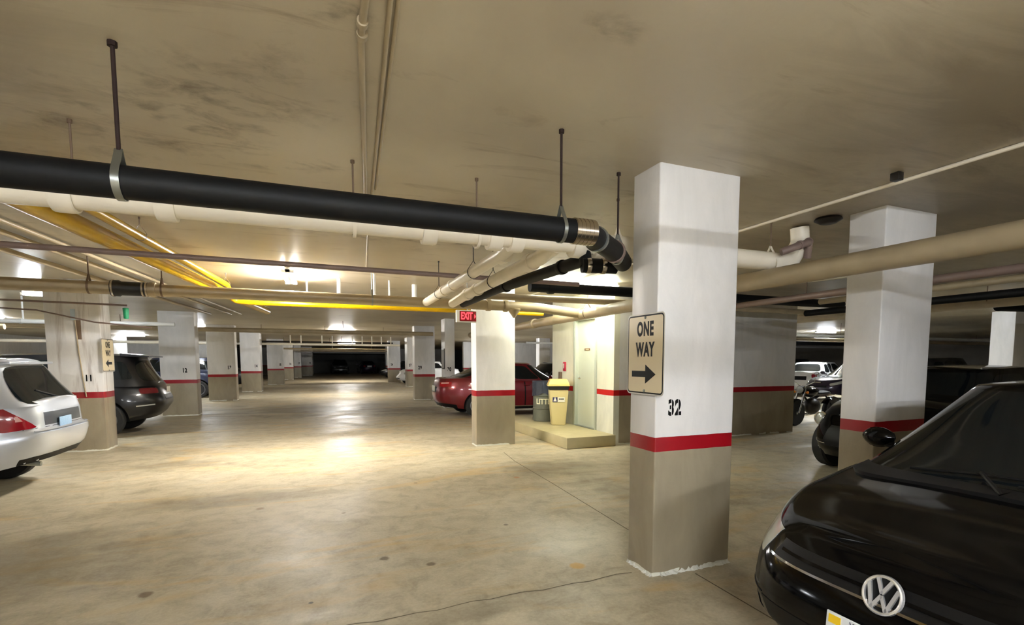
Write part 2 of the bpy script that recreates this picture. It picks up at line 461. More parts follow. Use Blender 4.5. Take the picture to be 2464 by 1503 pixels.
# ------------------------------------------------------------------ setting
ZC = 2.884
XL, XR, YN, YF = -15, 36, -9, 66
def struct(name, o): o.name = name; o['kind'] = 'structure'; return o
struct('floor', boxobj('floor', XL, XR, YN, YF, -.12, 0, M['floor']))
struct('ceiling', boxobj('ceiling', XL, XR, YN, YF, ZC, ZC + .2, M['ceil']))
struct('wall_left', boxobj('wall_left', XL - .2, XL, YN, YF, 0, ZC, M['column']))
struct('wall_right', boxobj('wall_right', XR, XR + .2, YN, YF, 0, ZC, M['wallgrey']))
struct('wall_back', boxobj('wall_back', XL, XR, YN - .2, YN, 0, ZC, M['wallgrey']))
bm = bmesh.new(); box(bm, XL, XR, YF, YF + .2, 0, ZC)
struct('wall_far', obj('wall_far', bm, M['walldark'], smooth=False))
# the dark bay's white side walls at the far end
struct('wall_bay_left', boxobj('wall_bay_left', -5.5, -.45, 61, 61.3, 0, ZC, M['column']))
struct('wall_bay_right', boxobj('wall_bay_right', 7.25, 14, 61, 61.3, 0, ZC, M['column']))

struct('wall_right_bays', boxobj('wall_right_bays', 9.8, XR, 36, 36.3, 0, ZC, M['column']))
struct('wall_left_bays', boxobj('wall_left_bays', XL, -5.5, 42, 42.3, 0, ZC, M['column']))
# floor joints
bm = bmesh.new()
def strip(bm, pts, w, z=.0015):
    prev = None
    for i, p in enumerate(pts):
        a = Vector(pts[max(i - 1, 0)]); b = Vector(pts[min(i + 1, len(pts) - 1)])
        d = (b - a).normalized(); n = Vector((-d.y, d.x)) * w / 2
        q = (bm.verts.new((p[0] + n.x, p[1] + n.y, z)), bm.verts.new((p[0] - n.x, p[1] - n.y, z)))
        if prev: bm.faces.new((prev[0], prev[1], q[1], q[0]))
        prev = q
strip(bm, [(2.86, 8.0), (2.76, 7.2), (2.695, 5.7), (2.59, 3.9), (2.56, 3.3)], .011)
strip(bm, [(2.50, 2.85), (2.485, 2.3), (2.46, 1.2), (2.44, -.5)], .011)
pts = [(-1.4 + i * .12, 3.045 + .012 * math.sin(i * 2.1) + .008 * math.sin(i * .7)) for i in range(30)]
strip(bm, pts, .009)
struct('trim_1', obj('trim_1', bm, M['joint'], smooth=False))

# ------------------------------------------------------------------ columns
def column(num, x0, x1, y0, y1, label, mt='column', number=True, npos=None, chamfer=.012, seen=''):
    t = empty('concrete_column', ((x0 + x1) / 2, (y0 + y1) / 2, 0), 0, label, 'column', 'numbered concrete columns' if number else None)
    bm = bmesh.new()
    hx, hy = (x1 - x0) / 2, (y1 - y0) / 2
    box(bm, -hx, hx, -hy, hy, 0, ZC)
    es = [e for e in bm.edges if abs((e.verts[0].co - e.verts[1].co).z) > 1]
    bmesh.ops.bevel(bm, geom=es, offset=chamfer, segments=2, affect='EDGES', profile=.5)
    obj('shaft', bm, M[mt], t, True, 60)
    if number:
        nx, nz, sz = npos
        sz *= 1.15
        text_mesh('painted_number', str(num), sz, M['number'], facing((0, -1, 0), (nx - (x0 + x1) / 2, -hy - .0008, nz)), t, .66, sz * .05, .0006, 1.2)
    return t

c32 = column(32, 2.172, 2.882, 2.921, 3.235, 'nearest white concrete column, numbered 32, with a red band and an arrow sign on its side', npos=None, number=False)
c32['group'] = 'numbered concrete columns'
# stencilled 32, digits parted by stencil gaps
def stencil(parent, s, x, y, z, size):
    o = text_mesh('painted_number', s, size, M['number'], facing((0, -1, 0), (x, y, z)), parent, .72, size * .045, .0006, 1.12)
    bm = bmesh.new(); bm.from_mesh(o.data)
    xs = [v.co.x for v in bm.verts]; zs = [v.co.z for v in bm.verts]
    mid = (min(xs) + max(xs)) / 2
    for cx in ((min(xs) + mid) / 2, (max(xs) + mid) / 2 + .002):
        g = .0028
        for px in (cx - g, cx + g):
            bmesh.ops.bisect_plane(bm, geom=bm.verts[:] + bm.edges[:] + bm.faces[:], plane_co=(px, 0, 0), plane_no=(1, 0, 0))
        kill = [f for f in bm.faces if abs(f.calc_center_median().x - cx) < g]
        bmesh.ops.delete(bm, geom=kill, context='FACES')
    bm.to_mesh(o.data); bm.free()
    return o
stencil(c32, '32', 2.336 - 2.527, -.157 - .0008, 1.212, .150)
column(33, 4.552, 5.259, 2.944, 3.277, 'white column with a red band behind the black car at the right', number=False)
column(31, 2.604, 3.352, 8.735, 9.047, 'white column with a red band standing between the red car and the lane', number=False)
c11 = column(11, -4.10, -3.369, 10.78, 11.252, 'column numbered 11 with a rust streak, between the silver wagon and the dark SUV', 'column_rust', npos=(-3.57, 1.24, .125))
column(12, -3.976, -3.13, 16.72, 17.2, 'column numbered 12, just beyond the dark SUV on the left', npos=(-3.41, 1.26, .14))
column(13, -3.839, -2.909, 22.4, 22.95, 'column numbered 13, third in the left row', npos=(-3.12, 1.26, .16))
column(14, -3.46, -2.60, 28.3, 29.3, 'column numbered 14, fourth in the left row', npos=(-2.80, 1.26, .16))
column(15, -2.943, -2.019, 36.2, 36.9, 'column numbered 15, fifth in the left row', npos=(-2.22, 1.26, .18))
column(16, -2.62, -1.78, 44.5, 45.2, 'column numbered 16, sixth in the left row', npos=(-2.0, 1.26, .18))
column(17, -1.95, -1.35, 50.0, 50.6, 'column numbered 17, small and dim in the left row', npos=(-1.55, 1.26, .18))
column(18, -1.50, -.49, 56, 56.6, 'column numbered 18, last of the left row before the dark bay', npos=(-.72, 1.26, .18))
column(30, 3.80, 4.115, 16.2, 16.75, 'narrow column numbered 30 behind the boot of the red sedan', npos=(3.93, 1.256, .15))
column(29, 3.496, 4.291, 20.05, 20.5, 'column numbered 29, beyond the rear of the red sedan', npos=(3.70, 1.26, .16))
column(27, 4.86, 5.20, 30.3, 31.2, 'slim column numbered 27 beside the small white car', npos=(5.02, 1.26, .17))
column(26, 4.50, 5.30, 36.0, 36.6, 'column numbered 26 to the left of the small white car', npos=(4.72, 1.26, .17))
column(25, 6.25, 6.75, 52, 52.5, 'faint column at the right edge of the dark far bay', number=False)
column(0, 17.05, 18.0, 7.52, 8.05, 'brightly lit white column at the far right behind the black cars', number=False)
column(0, -10.2, -9.4, 33, 33.6, 'distant column seen between columns 11 and 12', number=False)
column(0, 12.3, 13.0, 28, 28.5, 'distant column seen above the roof of the red sedan', number=False)

# chipped white mortar round the foot of column 32
bm = bmesh.new()
def ragged(bm, p0, p1, w, h, n, seed):
    rnd = random.Random(seed)
    p0, p1 = Vector(p0), Vector(p1); d = (p1 - p0); nrm = Vector((d.y, -d.x)).normalized()
    rows = []
    for i in range(n + 1):
        p = p0 + d * i / n
        ww = w * (.25 + rnd.random()); hh = h * (.15 + rnd.random())
        rows.append((bm.verts.new((p.x, p.y, hh)), bm.verts.new((p.x + nrm.x * ww * .6, p.y + nrm.y * ww * .6, hh * .5)), bm.verts.new((p.x + nrm.x * ww, p.y + nrm.y * ww, .0005)), bm.verts.new((p.x, p.y, .0005))))
    for a, b in zip(rows, rows[1:]):
        for k in range(4): bm.faces.new((a[k], a[(k + 1) % 4], b[(k + 1) % 4], b[k]))
    bm.faces.new(rows[0]); bm.faces.new(rows[-1][::-1])
L = lambda x, y: (x - 2.527, y - 3.078)
ragged(bm, L(2.171, 3.235), L(2.171, 2.93), .02, .022, 26, 1)
ragged(bm, L(2.24, 2.92), L(2.884, 2.92), .024, .026, 40, 2)
obj('crumbling_base', bm, mat('white_chipped_mortar', srgb(222, 222, 212), .8, noise=.15, nscale=50, bump=.5), c32, True, 20)

# ------------------------------------------------------------------ utility room with the white door
X0, X1, Y0, Y1 = 4.967, 9.533, 7.935, 10.56
D0, D1, DZ0, DZ1 = 8.60, 9.40, .20, 2.36      # door opening along y
bm = bmesh.new()
# wall facing the lane with an opening (0.12 thick)
box(bm, X0, X0 + .12, Y0, D0 - .06, 0, ZC); box(bm, X0, X0 + .12, D1 + .09, Y1, 0, ZC); box(bm, X0, X0 + .12, D0 - .06, D1 + .09, DZ1 + .05, ZC); box(bm, X0, X0 + .12, D0 - .06, D1 + .09, 0, DZ0)
struct('wall_door_side', obj('wall_door_side', bm, M['doorwall'], smooth=False))
struct('wall_room_front', boxobj('wall_room_front', X0 + .12, X1, Y0, Y0 + .12, 0, ZC, M['endwall']))
struct('wall_room_right', boxobj('wall_room_right', X1 - .12, X1, Y0 + .12, Y1, 0, ZC, M['endwall']))
struct('wall_room_rear', boxobj('wall_room_rear', X0 + .12, X1 - .12, Y1 - .12, Y1, 0, ZC, M['endwall']))
dr = empty('door_1', (X0, (D0 + D1) / 2, DZ0)); dr['kind'] = 'structure'
bm = bmesh.new(); box(bm, .045, .085, -.40, .40, .01, DZ1 - DZ0, .004)
obj('door_leaf', bm, M['door'], dr)
bm = bmesh.new()
hy = .40
box(bm, -.025, .10, -hy - .055, -hy, 0, 2.21, .004); box(bm, -.025, .10, hy, hy + .09, 0, 2.21, .004); box(bm, -.025, .10, -hy - .055, hy + .09, 2.16, 2.21, .004)
obj('door_frame', bm, M['doorframe'], dr)
bm = bmesh.new(); box(bm, -.03, .12, -hy, hy, 0, .012)
obj('threshold', bm, M['galv'], dr)
bm = bmesh.new(); lathe(bm, [(0, 0), (.028, 0), (.028, -.008), (.011, -.012), (.011, -.035), (.0, -.035)], (.045, .33, .985), 20, 'x')
tube(bm, [(.012, .33, .985), (.008, .22, .985)], .009, 10)
obj('door_handle', bm, M['chrome'], dr)
bm = bmesh.new(); box(bm, .040, .0455, -.10, .12, 1.55, 1.595, .002)
obj('nameplate', bm, M['brownplate'], dr)
bm = bmesh.new(); box(bm, .0385, .0402, -.055, .07, 1.565, 1.58)
obj('lettering', bm, M['cream_text'], dr.children[-1], False)

# landing slab
bm = bmesh.new(); box(bm, 3.975, 4.967, 7.84, 11.6, 0, .2, .01)
o = obj('concrete_landing', bm, M['landing']); tag(o, 'raised concrete landing with a step edge in front of the white door', 'landing')

# wall fittings
o = empty('fire_alarm_pull', (X0, 9.91, 1.42), 0, 'small red fire alarm box on the wall left of the door', 'alarm')
bm = bmesh.new(); box(bm, -.035, 0, -.055, .055, -.10, .10, .012); obj('case', bm, M['redalarm'], o)
bm = bmesh.new(); box(bm, -.042, -.034, -.02, .02, -.04, .06, .004); obj('pull_handle', bm, M['whitelabel'], o)
o = empty('wall_switch_box', (X0, 10.10, 1.20), 0, 'small grey box on the wall below the red fire alarm box', 'switch')
bm = bmesh.new(); box(bm, -.05, 0, -.05, .05, -.10, .10, .006); obj('box_body', bm, M['rod'], o)
bm = bmesh.new(); tube(bm, [(-.025, 0, -.1), (-.025, .0, -.2)], .006, 8); obj('cable_stub', bm, M['galv'], o)

# litter barrel
o = empty('litter_barrel', (4.69, 10.40, .2), 0, 'grey round steel barrel with LITTER lettering, on the landing beside the beige bin', 'barrel')
H_, R_ = .88, .25
bm = bmesh.new(); lathe(bm, [(0, 0), (R_ - .01, 0), (R_, .01), (R_, .27), (R_ + .012, .285), (R_, .30), (R_, .55), (R_ + .012, .565), (R_, .58), (R_, H_ - .02), (R_ + .012, H_), (R_ - .01, H_), (R_ - .01, .1), (0, .1)], seg=48)
obj('drum', bm, M['barrel'], o)
bm = bmesh.new()
N = 64; rows = []
rnd = random.Random(3)
ph = [rnd.random() * 6 for _ in range(6)]
for j, (r, z) in enumerate([(R_ - .03, H_ - .2), (R_ - .02, H_ + .005), (R_ + .02, H_ + .012), (R_ + .022, H_ - .08), (R_ + .017, H_ - .2), (R_ + .019, H_ - .29)]):
    row = []
    for k in range(N):
        a = 2 * PI * k / N
        dz = (.03 * math.sin(3 * a + ph[0]) + .015 * math.sin(7 * a + ph[1])) * (j == 5)
        dr_ = .006 * math.sin(11 * a + ph[2] + j) * (j > 2)
        row.append(bm.verts.new(((r + dr_) * math.cos(a), (r + dr_) * math.sin(a), z + dz)))
    rows.append(row)
for a, b in zip(rows, rows[1:]):
    for k in range(N): bm.faces.new((a[k], a[(k + 1) % N], b[(k + 1) % N], b[k]))
obj('bin_liner', bm, M['barreltop'], o, True, 80)
# lettering wrapped round the barrel
def wrap_text(parent, s, R, z, size, a_mid, mt, xs=.8, bold=.004):
    t = text_mesh('lettering', s, size, mt, Matrix.Identity(4), parent, xs, bold, .002)
    for v in t.data.vertices:
        x, y, zz = v.co
        a = a_mid + x / R
        v.co = ((R + .0015 + zz) * math.cos(a), (R + .0015 + zz) * math.sin(a), z + y)
    t.data.update()
    return t
wrap_text(o, 'LITTER', R_, .44, .17, math.atan2(-10.25, -4.3) + .05, M['cream_text'])

# beige bin
o = empty('trash_bin', (4.66, 9.62, .2), -.36, 'beige tapered plastic bin with a yellow swing lid, beside the door', 'bin')
bm = bmesh.new()
def frust(bm, a0, b0, z0, a1, b1, z1, m=0):
    vs = [bm.verts.new((sx * a, sy * b, z)) for (a, b, z) in ((a0, b0, z0), (a1, b1, z1)) for (sx, sy) in ((-1, -1), (1, -1), (1, 1), (-1, 1))]
    for f in ((3, 2, 1, 0), (4, 5, 6, 7), (0, 1, 5, 4), (1, 2, 6, 5), (2, 3, 7, 6), (3, 0, 4, 7)): bm.faces.new([vs[i] for i in f]).material_index = m
frust(bm, .145, .145, 0, .20, .20, .74)
bmesh.ops.bevel(bm, geom=bm.edges[:], offset=.015, segments=2, affect='EDGES')
obj('bin_body', bm, M['bin'], o)
bm = bmesh.new(); frust(bm, .20, .20, .74, .222, .222, .83); bmesh.ops.bevel(bm, geom=bm.edges[:], offset=.008, segments=2, affect='EDGES')
obj('bag_rim', bm, M['black'], o)
bm = bmesh.new(); frust(bm, .235, .235, .82, .225, .225, .845); frust(bm, .222, .222, .845, .175, .175, .96); bmesh.ops.bevel(bm, geom=bm.edges[:], offset=.008, segments=2, affect='EDGES')
obj('lid', bm, M['binlid'], o)
n = Vector((0, -1, .074)).normalized()
bm = bmesh.new(); box(bm, -.13, -.03, -.185 - .004, -.185, .49, .62); st = obj('sticker', bm, M['navy'], o, False)
st.location = (0, .0, 0)
bm = bmesh.new(); box(bm, -.025, .125, -.189, -.185, .49, .62); s2 = obj('sticker', bm, M['whitelabel'], o, False)
bm = bmesh.new()
vs = [bm.verts.new(v) for v in ((-.115, -.1905, .505), (-.045, -.1905, .505), (-.08, -.1905, .60))]; bm.faces.new(vs)
obj('pictogram', bm, M['whitelabel'], st, False)
bm = bmesh.new()
for i, (a, b) in enumerate([(0, .02), (.03, .06), (.07, .10)]): box(bm, a, b, -.1905, -.189, .54, .565)
obj('lettering', bm, M['number'], s2, False)

# ------------------------------------------------------------------ signs
def oneway(loc, facing_dir, arrow, label, w=.44, h=.575):
    t = empty('one_way_sign', loc, 0, label, 'sign', 'one way signs')
    Mx = facing(facing_dir, (0, 0, 0))
    def rrect(bm, w, h, r, z0, z1):
        vs = []
        for (cx, cy, a0) in ((w / 2 - r, h / 2 - r, 0), (-w / 2 + r, h / 2 - r, 90), (-w / 2 + r, -h / 2 + r, 180), (w / 2 - r, -h / 2 + r, 270)):
            for k in range(7):
                a = math.radians(a0 + 15 * k); vs.append((cx + r * math.cos(a), cy + r * math.sin(a)))
        lo = [bm.verts.new((x, y, z0)) for x, y in vs]; hi = [bm.verts.new((x, y, z1)) for x, y in vs]
        bm.faces.new(lo[::-1]); bm.faces.new(hi)
        for k in range(len(vs)): bm.faces.new((lo[k], lo[(k + 1) % len(vs)], hi[(k + 1) % len(vs)], hi[k]))
    for nm, ww, hh, r, z0, z1, mt in (('plate', w, h, .035, 0, .003, 'signwhite'), ('border', w - .018, h - .018, .03, .003, .0036, 'blackpaint'), ('face', w - .038, h - .038, .022, .0036, .0044, 'signcream')):
        bm = bmesh.new(); rrect(bm, ww, hh, r, z0, z1); bm.transform(Mx); obj(nm, bm, M[mt], t, False)
    for s, y in (('ONE', .175), ('WAY', .03)):
        text_mesh('lettering', s, .135, M['blackpaint'], Mx @ Matrix.Translation((0, y, .005)), t, .64, .0055, .0006, 1.14)
    bm = bmesh.new(); d = arrow
    P_ = [(-.155, -.022), (.01, -.022), (.01, -.068), (.13, 0 + .0), (.01, .068), (.01, .022), (-.155, .022)]
    P_ = [(d * x, y - .14) for x, y in P_]
    lo = [bm.verts.new((x, y, .0045)) for x, y in P_]; hi = [bm.verts.new((x, y, .0056)) for x, y in P_]
    bm.faces.new(lo); bm.faces.new(hi)
    for k in range(7): bm.faces.new((lo[k], lo[(k + 1) % 7], hi[(k + 1) % 7], hi[k]))
    bm.transform(Mx); obj('arrow', bm, M['blackpaint'], t, False)
    for y in (h / 2 - .028, -h / 2 + .028):
        bm = bmesh.new(); lathe(bm, [(0, .004), (.011, .004), (.011, .008), (.006, .011), (0, .011)], (0, y, 0), 16, 'z'); bm.transform(Mx); obj('bolt', bm, M['galv'], t)
    return t
oneway((2.155, 3.03, 1.594), (-1, .0, 0), 1, 'cream ONE WAY sign with an arrow to the right on the side of column 32')
oneway((-3.36, 11.01, 1.632), (1, -.0, 0), -1, 'cream ONE WAY sign with an arrow to the left on column 11', .56, .575)
t = empty('small_wall_sign', (3.79, 16.45, 1.6), 0, 'dark framed narrow sign on the lane side of column 30', 'sign')
bm = bmesh.new(); box(bm, -.01, 0, -.2, .2, -.33, .33, .003); obj('frame', bm, M['darkmetal'], t)
bm = bmesh.new(); box(bm, -.013, -.0095, -.17, .17, -.30, .30); obj('face', bm, M['wallgrey'], t, False)

# exit sign
t = empty('exit_sign', (2.42, 8.62, 2.31), 0, 'red lit EXIT sign in a white box beside the top of the middle column', 'exit sign')
bm = bmesh.new(); box(bm, -.20, .16, -.03, .03, -.105, .105, .006); obj('housing', bm, M['housing'], t)
bm = bmesh.new(); box(bm, -.145, .15, -.034, -.029, -.085, .085); fc = obj('face', bm, M['exitface'], t, False)
text_mesh('lettering', 'EXIT', .17, M['exitletter'], facing((0, -1, 0), (-.02, -.035, 0)), t, .62, .006, .001, .95)
bm = bmesh.new(); vs = [bm.verts.new(v) for v in ((.115, -.0362, .04), (.115, -.0362, -.04), (.147, -.0362, 0))]; bm.faces.new(vs); obj('arrow', bm, M['exitletter'], t, False)
bm = bmesh.new(); tube(bm, [(0, 0, .1), (0, 0, ZC - 2.31)], .008, 8); obj('stem', bm, M['galv'], t)

# ------------------------------------------------------------------ light fixtures
for i, (x, y, z, ax, ln, st, colr, lab) in enumerate(FIXTURES):
    t = empty('ceiling_light', (x, y, z), 0 if ax == 'x' else PI / 2, lab, 'ceiling light', 'fluorescent ceiling lights')
    bm = bmesh.new(); hz = ZC - z
    hang = hz > .3
    box(bm, -ln / 2, ln / 2, -.035, .035, .0, .06 if hang else hz, .005); obj('housing', bm, M['housing'], t)
    em = mat('lamp_glow', (.9, .9, .88), .4, emit=colr, es=st * .13)
    for s in (-.065, .065):
        bm = bmesh.new(); tube(bm, [(-ln / 2 + .03, s, .017), (ln / 2 - .03, s, .017)], .0165, 12); obj('tube', bm, em, t)
    for e in (-1, 1):
        bm = bmesh.new(); box(bm, e * (ln / 2 - .03), e * ln / 2, -.085, .085, -.003, .04); obj('lamp_holder', bm, M['housing'], t, False)
        if hang: bm = bmesh.new(); tube(bm, [(e * ln * .4, 0, .05), (e * ln * .4, 0, hz)], .004, 6); obj('hanging_rod', bm, M['galv'], t)
t = empty('ceiling_light', (7.29, 5.72, 2.80), -1.28, 'unlit fluorescent ceiling light right of column 32', 'ceiling light')
bm = bmesh.new(); box(bm, -.62, .62, -.11, .11, .02, ZC - 2.8, .005); obj('housing', bm, M['housing'], t)
for s in (-.05, .05):
    bm = bmesh.new(); tube(bm, [(-.58, s, .015), (.58, s, .015)], .016, 12); obj('tube', bm, M['whitelabel'], t)

# ------------------------------------------------------------------ pipes
def pipe(name, pts, r, mt, label, cat='pipe', bend=0, seg=28, couplings=(), group=None, cmat=None, cr=1.18, cl=.09, rods=()):
    """couplings: (point, direction) short sleeves"""
    p0 = Vector(pts[0])
    t = empty(name, p0, 0, label, cat, group)
    bm = bmesh.new(); tube(bm, [Vector(p) - p0 for p in pts], r, seg, bend)
    obj('run', bm, M[mt], t)
    for c in couplings:
        c, d = Vector(c[0]) - p0, Vector(c[1]).normalized()
        bm = bmesh.new()
        tube(bm, [c - d * cl / 2, c - d * cl * .3, c + d * cl * .3, c + d * cl / 2], [r * cr, r * cr * 1.03, r * cr * 1.03, r * cr], seg)
        obj('coupling', bm, cmat or M[mt], t)
    for c in rods:
        c = Vector(c) - p0; bm = bmesh.new(); tube(bm, [c, Vector((c.x, c.y, ZC - .004 - p0.z))], .008, 8); obj('support_rod', bm, M['rod'], t)
    return t
def along(x0, x1, y, z, n=3): return [(x0 + (x1 - x0) * (k + .5) / n, y, z) for k in range(n)]

def hanger(x, y, zt, zp, r, axis, label, mt='rust', ring='galv', rr_=.008, group='rods hanging pipes from the ceiling', band=.022):
    """threaded rod from the ceiling to a clevis ring round the pipe (pipe centre zp, radius r)"""
    t = empty('pipe_hanger', (x, y, zt), 0, label, 'pipe hanger', group)
    top = zp + r * 1.9 - zt
    bm = bmesh.new(); tube(bm, [(0, 0, 0), (0, 0, top)], rr_, 10); tube(bm, [(0, 0, 0), (0, 0, -.02)], rr_ * 2.2, 8); obj('rod', bm, M[mt], t)
    bm = bmesh.new()
    n = 28; hw = band / 2; pr = None; first = None
    for k in range(n + 1):
        a = PI / 2 + 2 * PI * k / n
        up = max(0, math.sin(a)) ** 3
        cxx, czz = math.cos(a) * r * 1.04 * (1 - up * .75), math.sin(a) * r * 1.04 + up * r * .85
        o_, i_ = [], []
        q = []
        for e in (-hw, hw):
            for s in (1.0, 1.06):
                a_, b_ = cxx * s, (zp - zt) + czz * s
                q.append(bm.verts.new((e, a_, b_) if axis == 'x' else (a_, e, b_)))
        if pr:
            for (i, j) in ((0, 1), (1, 3), (3, 2), (2, 0)): bm.faces.new((pr[i], pr[j], q[j], q[i]))
        pr = q
    obj('clevis_ring', bm, M[ring], t)
    return t

X = (1, 0, 0); Y = (0, 1, 0)
# big black pipe above the lane, with its bend beside column 32
P1 = [(-7, 2.75, 2.298), (0, 2.75, 2.312), (1.52, 2.75, 2.318), (1.985, 3.17, 2.318), (2.26, 3.50, 2.325)]
t = pipe('black_drain_pipe', P1, .070, 'blackpipe', 'thick black pipe crossing the top of the picture and bending beside column 32', bend=.09)
p0 = Vector(P1[0])
bm = bmesh.new()
for k in range(5): tube(bm, [Vector((1.425 + k * .026, 2.75, 2.318)) - p0, Vector((1.443 + k * .026, 2.75, 2.318)) - p0], .0765, 28)
tube(bm, [Vector((1.42, 2.75, 2.318)) - p0, Vector((1.56, 2.75, 2.318)) - p0], .0745, 28)
obj('steel_band_clamp', bm, M['steel'], t)
d = (Vector(P1[3]) - Vector(P1[2])).normalized()
for f, mt_ in ((.30, 'galv'), (.95, 'mauvepipe')):
    c = Vector(P1[2]).lerp(Vector(P1[3]), f) - p0
    bm = bmesh.new(); tube(bm, [c - d * .014, c + d * .014], .079, 28); obj('band', bm, M[mt_], t)
hanger(-.757, 2.75, ZC, 2.310, .070, 'x', 'long rusty rod and grey ring holding the black pipe at the left', rr_=.0085, band=.03)
hanger(1.345, 2.75, ZC, 2.317, .070, 'x', 'long rusty rod and grey ring holding the black pipe next to its steel band', rr_=.0075, band=.022)
hanger(2.02, 3.20, ZC, 2.318, .070, 'x', 'dark rod holding the bend of the black pipe beside column 32', rr_=.007)

# big cream pipe just behind it
P2 = [(-8, 3.7, 2.455), (4.30, 3.7, 2.505), (4.47, 3.72, 2.72), (4.45, 3.72, ZC - .02)]
cps = [((x, 3.7, 2.472), X) for x in (-1.28, -.80, .76, 1.25, 1.42, 1.95, 2.15)]
t = pipe('cream_drain_pipe', P2, .086, 'creampipe', 'large cream pipe running behind the black pipe and on past column 32', bend=.12, couplings=cps, cl=.10, cr=1.12)
for i, (x, lab) in enumerate([(-1.234, 'thin brown rod to the cream pipe at the upper left'), (.255, 'short brown rod to the cream pipe beside the ceiling conduits'), (1.118, 'thin rod to the cream pipe left of the branch pipes'), (2.333, 'pale rod to the cream pipe just left of column 32'), (4.05, 'rod and ring on the cream pipe right of column 32')]):
    hanger(x, 3.7, ZC, 2.475, .088, 'x', lab, 'rod', 'creampipe', .006)
bm_t = pipe('clamped_fitting', [(1.98, 3.66, 2.31), (2.26, 3.60, 2.31)], .058, 'blackpipe', 'short black pipe joint with steel clamps under the cream pipe', 'pipe fitting', couplings=[((2.03, 3.65, 2.31), (1, -.2, 0)), ((2.15, 3.62, 2.31), (1, -.2, 0))], cmat=M['steel'], cr=1.05, cl=.035)
pipe('clamped_fitting', [(2.02, 3.66, 2.31), (2.02, 3.70, 2.44)], .05, 'blackpipe', 'black stub joining the clamped pipe joint to the cream pipe above', 'pipe fitting')

# three branches from the cream pipe towards the far cross pipe
pipe('cream_branch_pipe', [(1.42, 3.72, 2.46), (1.47, 4.1, 2.45), (1.55, 6.7, 2.45), (1.57, 7.9, 2.44)], .058, 'creampipe', 'cream branch pipe, left of the three running under the ceiling', couplings=[((1.535, 6.1, 2.45), Y), ((1.548, 6.6, 2.45), Y), ((1.50, 4.2, 2.45), Y)], cl=.12, group='branch pipes')
pipe('cream_branch_pipe', [(1.78, 3.72, 2.47), (1.83, 4.15, 2.45), (1.92, 6.9, 2.45), (1.98, 7.9, 2.44)], .066, 'creampipe', 'cream branch pipe, middle of the three running under the ceiling', couplings=[((1.905, 6.3, 2.45), Y), ((1.92, 6.8, 2.45), Y), ((1.84, 4.4, 2.45), Y)], cl=.13, group='branch pipes')
pipe('black_branch_pipe', [(2.25, 3.74, 2.45), (2.23, 4.25, 2.45), (2.15, 5.85, 2.45), (2.13, 6.15, 2.45), (2.15, 7.9, 2.44)], .058, 'blackpipe', 'black branch pipe, right of the three running under the ceiling', couplings=[((2.15, 5.9, 2.45), Y), ((2.215, 4.5, 2.45), Y)], cl=.06, group='branch pipes')
for i, (x, y, r, lab) in enumerate([(1.50, 5.1, .06, 'rod and ring on the left branch pipe'), (1.88, 5.6, .068, 'rod and ring on the middle branch pipe'), (1.545, 6.9, .06, 'far rod and ring on the left branch pipe')]):
    hanger(x, y, ZC, 2.45, r, 'y', lab, 'darkmetal', 'darkmetal', .005, band=.014)

# cross pipes farther down the lane
P4 = [(-14, 8.0, 2.452), (3.45, 8.0, 2.447), (3.95, 8.0, 2.40), (4.30, 7.95, 2.36)]
t = pipe('cream_cross_pipe', P4, .078, 'dirtypipe', 'long cream pipe crossing the lane beneath the bright ceiling light', bend=.15, couplings=[((-1.93, 8, 2.452), X), ((2.6, 8, 2.447), X), ((2.9, 8, 2.447), X)], cl=.07)
bm = bmesh.new(); p0 = Vector(P4[0])
tube(bm, [Vector((-2.36, 8, 2.452)) - p0, Vector((-2.28, 8, 2.452)) - p0, Vector((-2.26, 8, 2.452)) - p0, Vector((-2.0, 8, 2.452)) - p0], [.102, .102, .088, .088], 28)
obj('rubber_coupling', bm, M['black'], t)
bm = bmesh.new()
for x in (-2.34, -2.03, -1.99): tube(bm, [Vector((x - .01, 8, 2.452)) - p0, Vector((x + .01, 8, 2.452)) - p0], .106 if x < -2.1 else .095, 28)
obj('clamp', bm, M['steel'], t)
hanger(-2.584, 8.0, ZC, 2.452, .078, 'x', 'rod and ring on the cross pipe left of its black coupling', 'rod', 'rod', .008)
hanger(-1.83, 8.0, ZC, 2.452, .078, 'x', 'rod and ring on the cross pipe right of its black coupling', 'rod', 'rod', .007)
hanger(.78, 8.0, ZC, 2.452, .078, 'x', 'rod on the cross pipe at the middle of the lane', 'galv', 'galv', .006)
pipe('mauve_cross_pipe', [(-12, 6, 2.592), (3.2, 6, 2.545)], .028, 'mauvepipe', 'thin brownish pipe crossing the lane above the big cream cross pipe')
pipe('cream_cross_pipe', [(2.2, 7.6, 2.545), (5.2, 7.35, 2.52), (9.9, 7.2, 2.5)], .052, 'dirtypipe', 'cream pipe running toward column 32 under the thick black pipe of the landing')
pipe('black_cross_pipe', [(3.0, 7.2, 2.665), (6, 7.2, 2.68), (9.9, 7.2, 2.69)], .078, 'blackpipe', 'thick black pipe in front of the lit ceiling light above the landing', couplings=[((3.35, 7.2, 2.665), X)])
pipe('cream_lane_pipe', [(4.02, -8, 2.31), (3.99, 1.8, 2.32), (3.93, 3.9, 2.32), (4.2, 6.4, 2.34), (4.52, 11.5, 2.36), (4.6, 16, 2.36)], .088, 'dirtypipe', 'long cream pipe sloping from the right edge down past column 32 and above the door', bend=.5, couplings=[((4.30, 8.0, 2.36), (.1, 1, 0)), ((4.44, 10.4, 2.36), (.1, 1, 0))], cl=.16)
hanger(4.28, 7.7, ZC, 2.36, .09, 'y', 'rod and ring on the sloping cream pipe above the landing', 'rod', 'rod', .006)
hanger(3.99, -.2, ZC, 2.34, .09, 'y', 'rod and ring on the cream pipe near the right bays', 'rod', 'rod', .006)
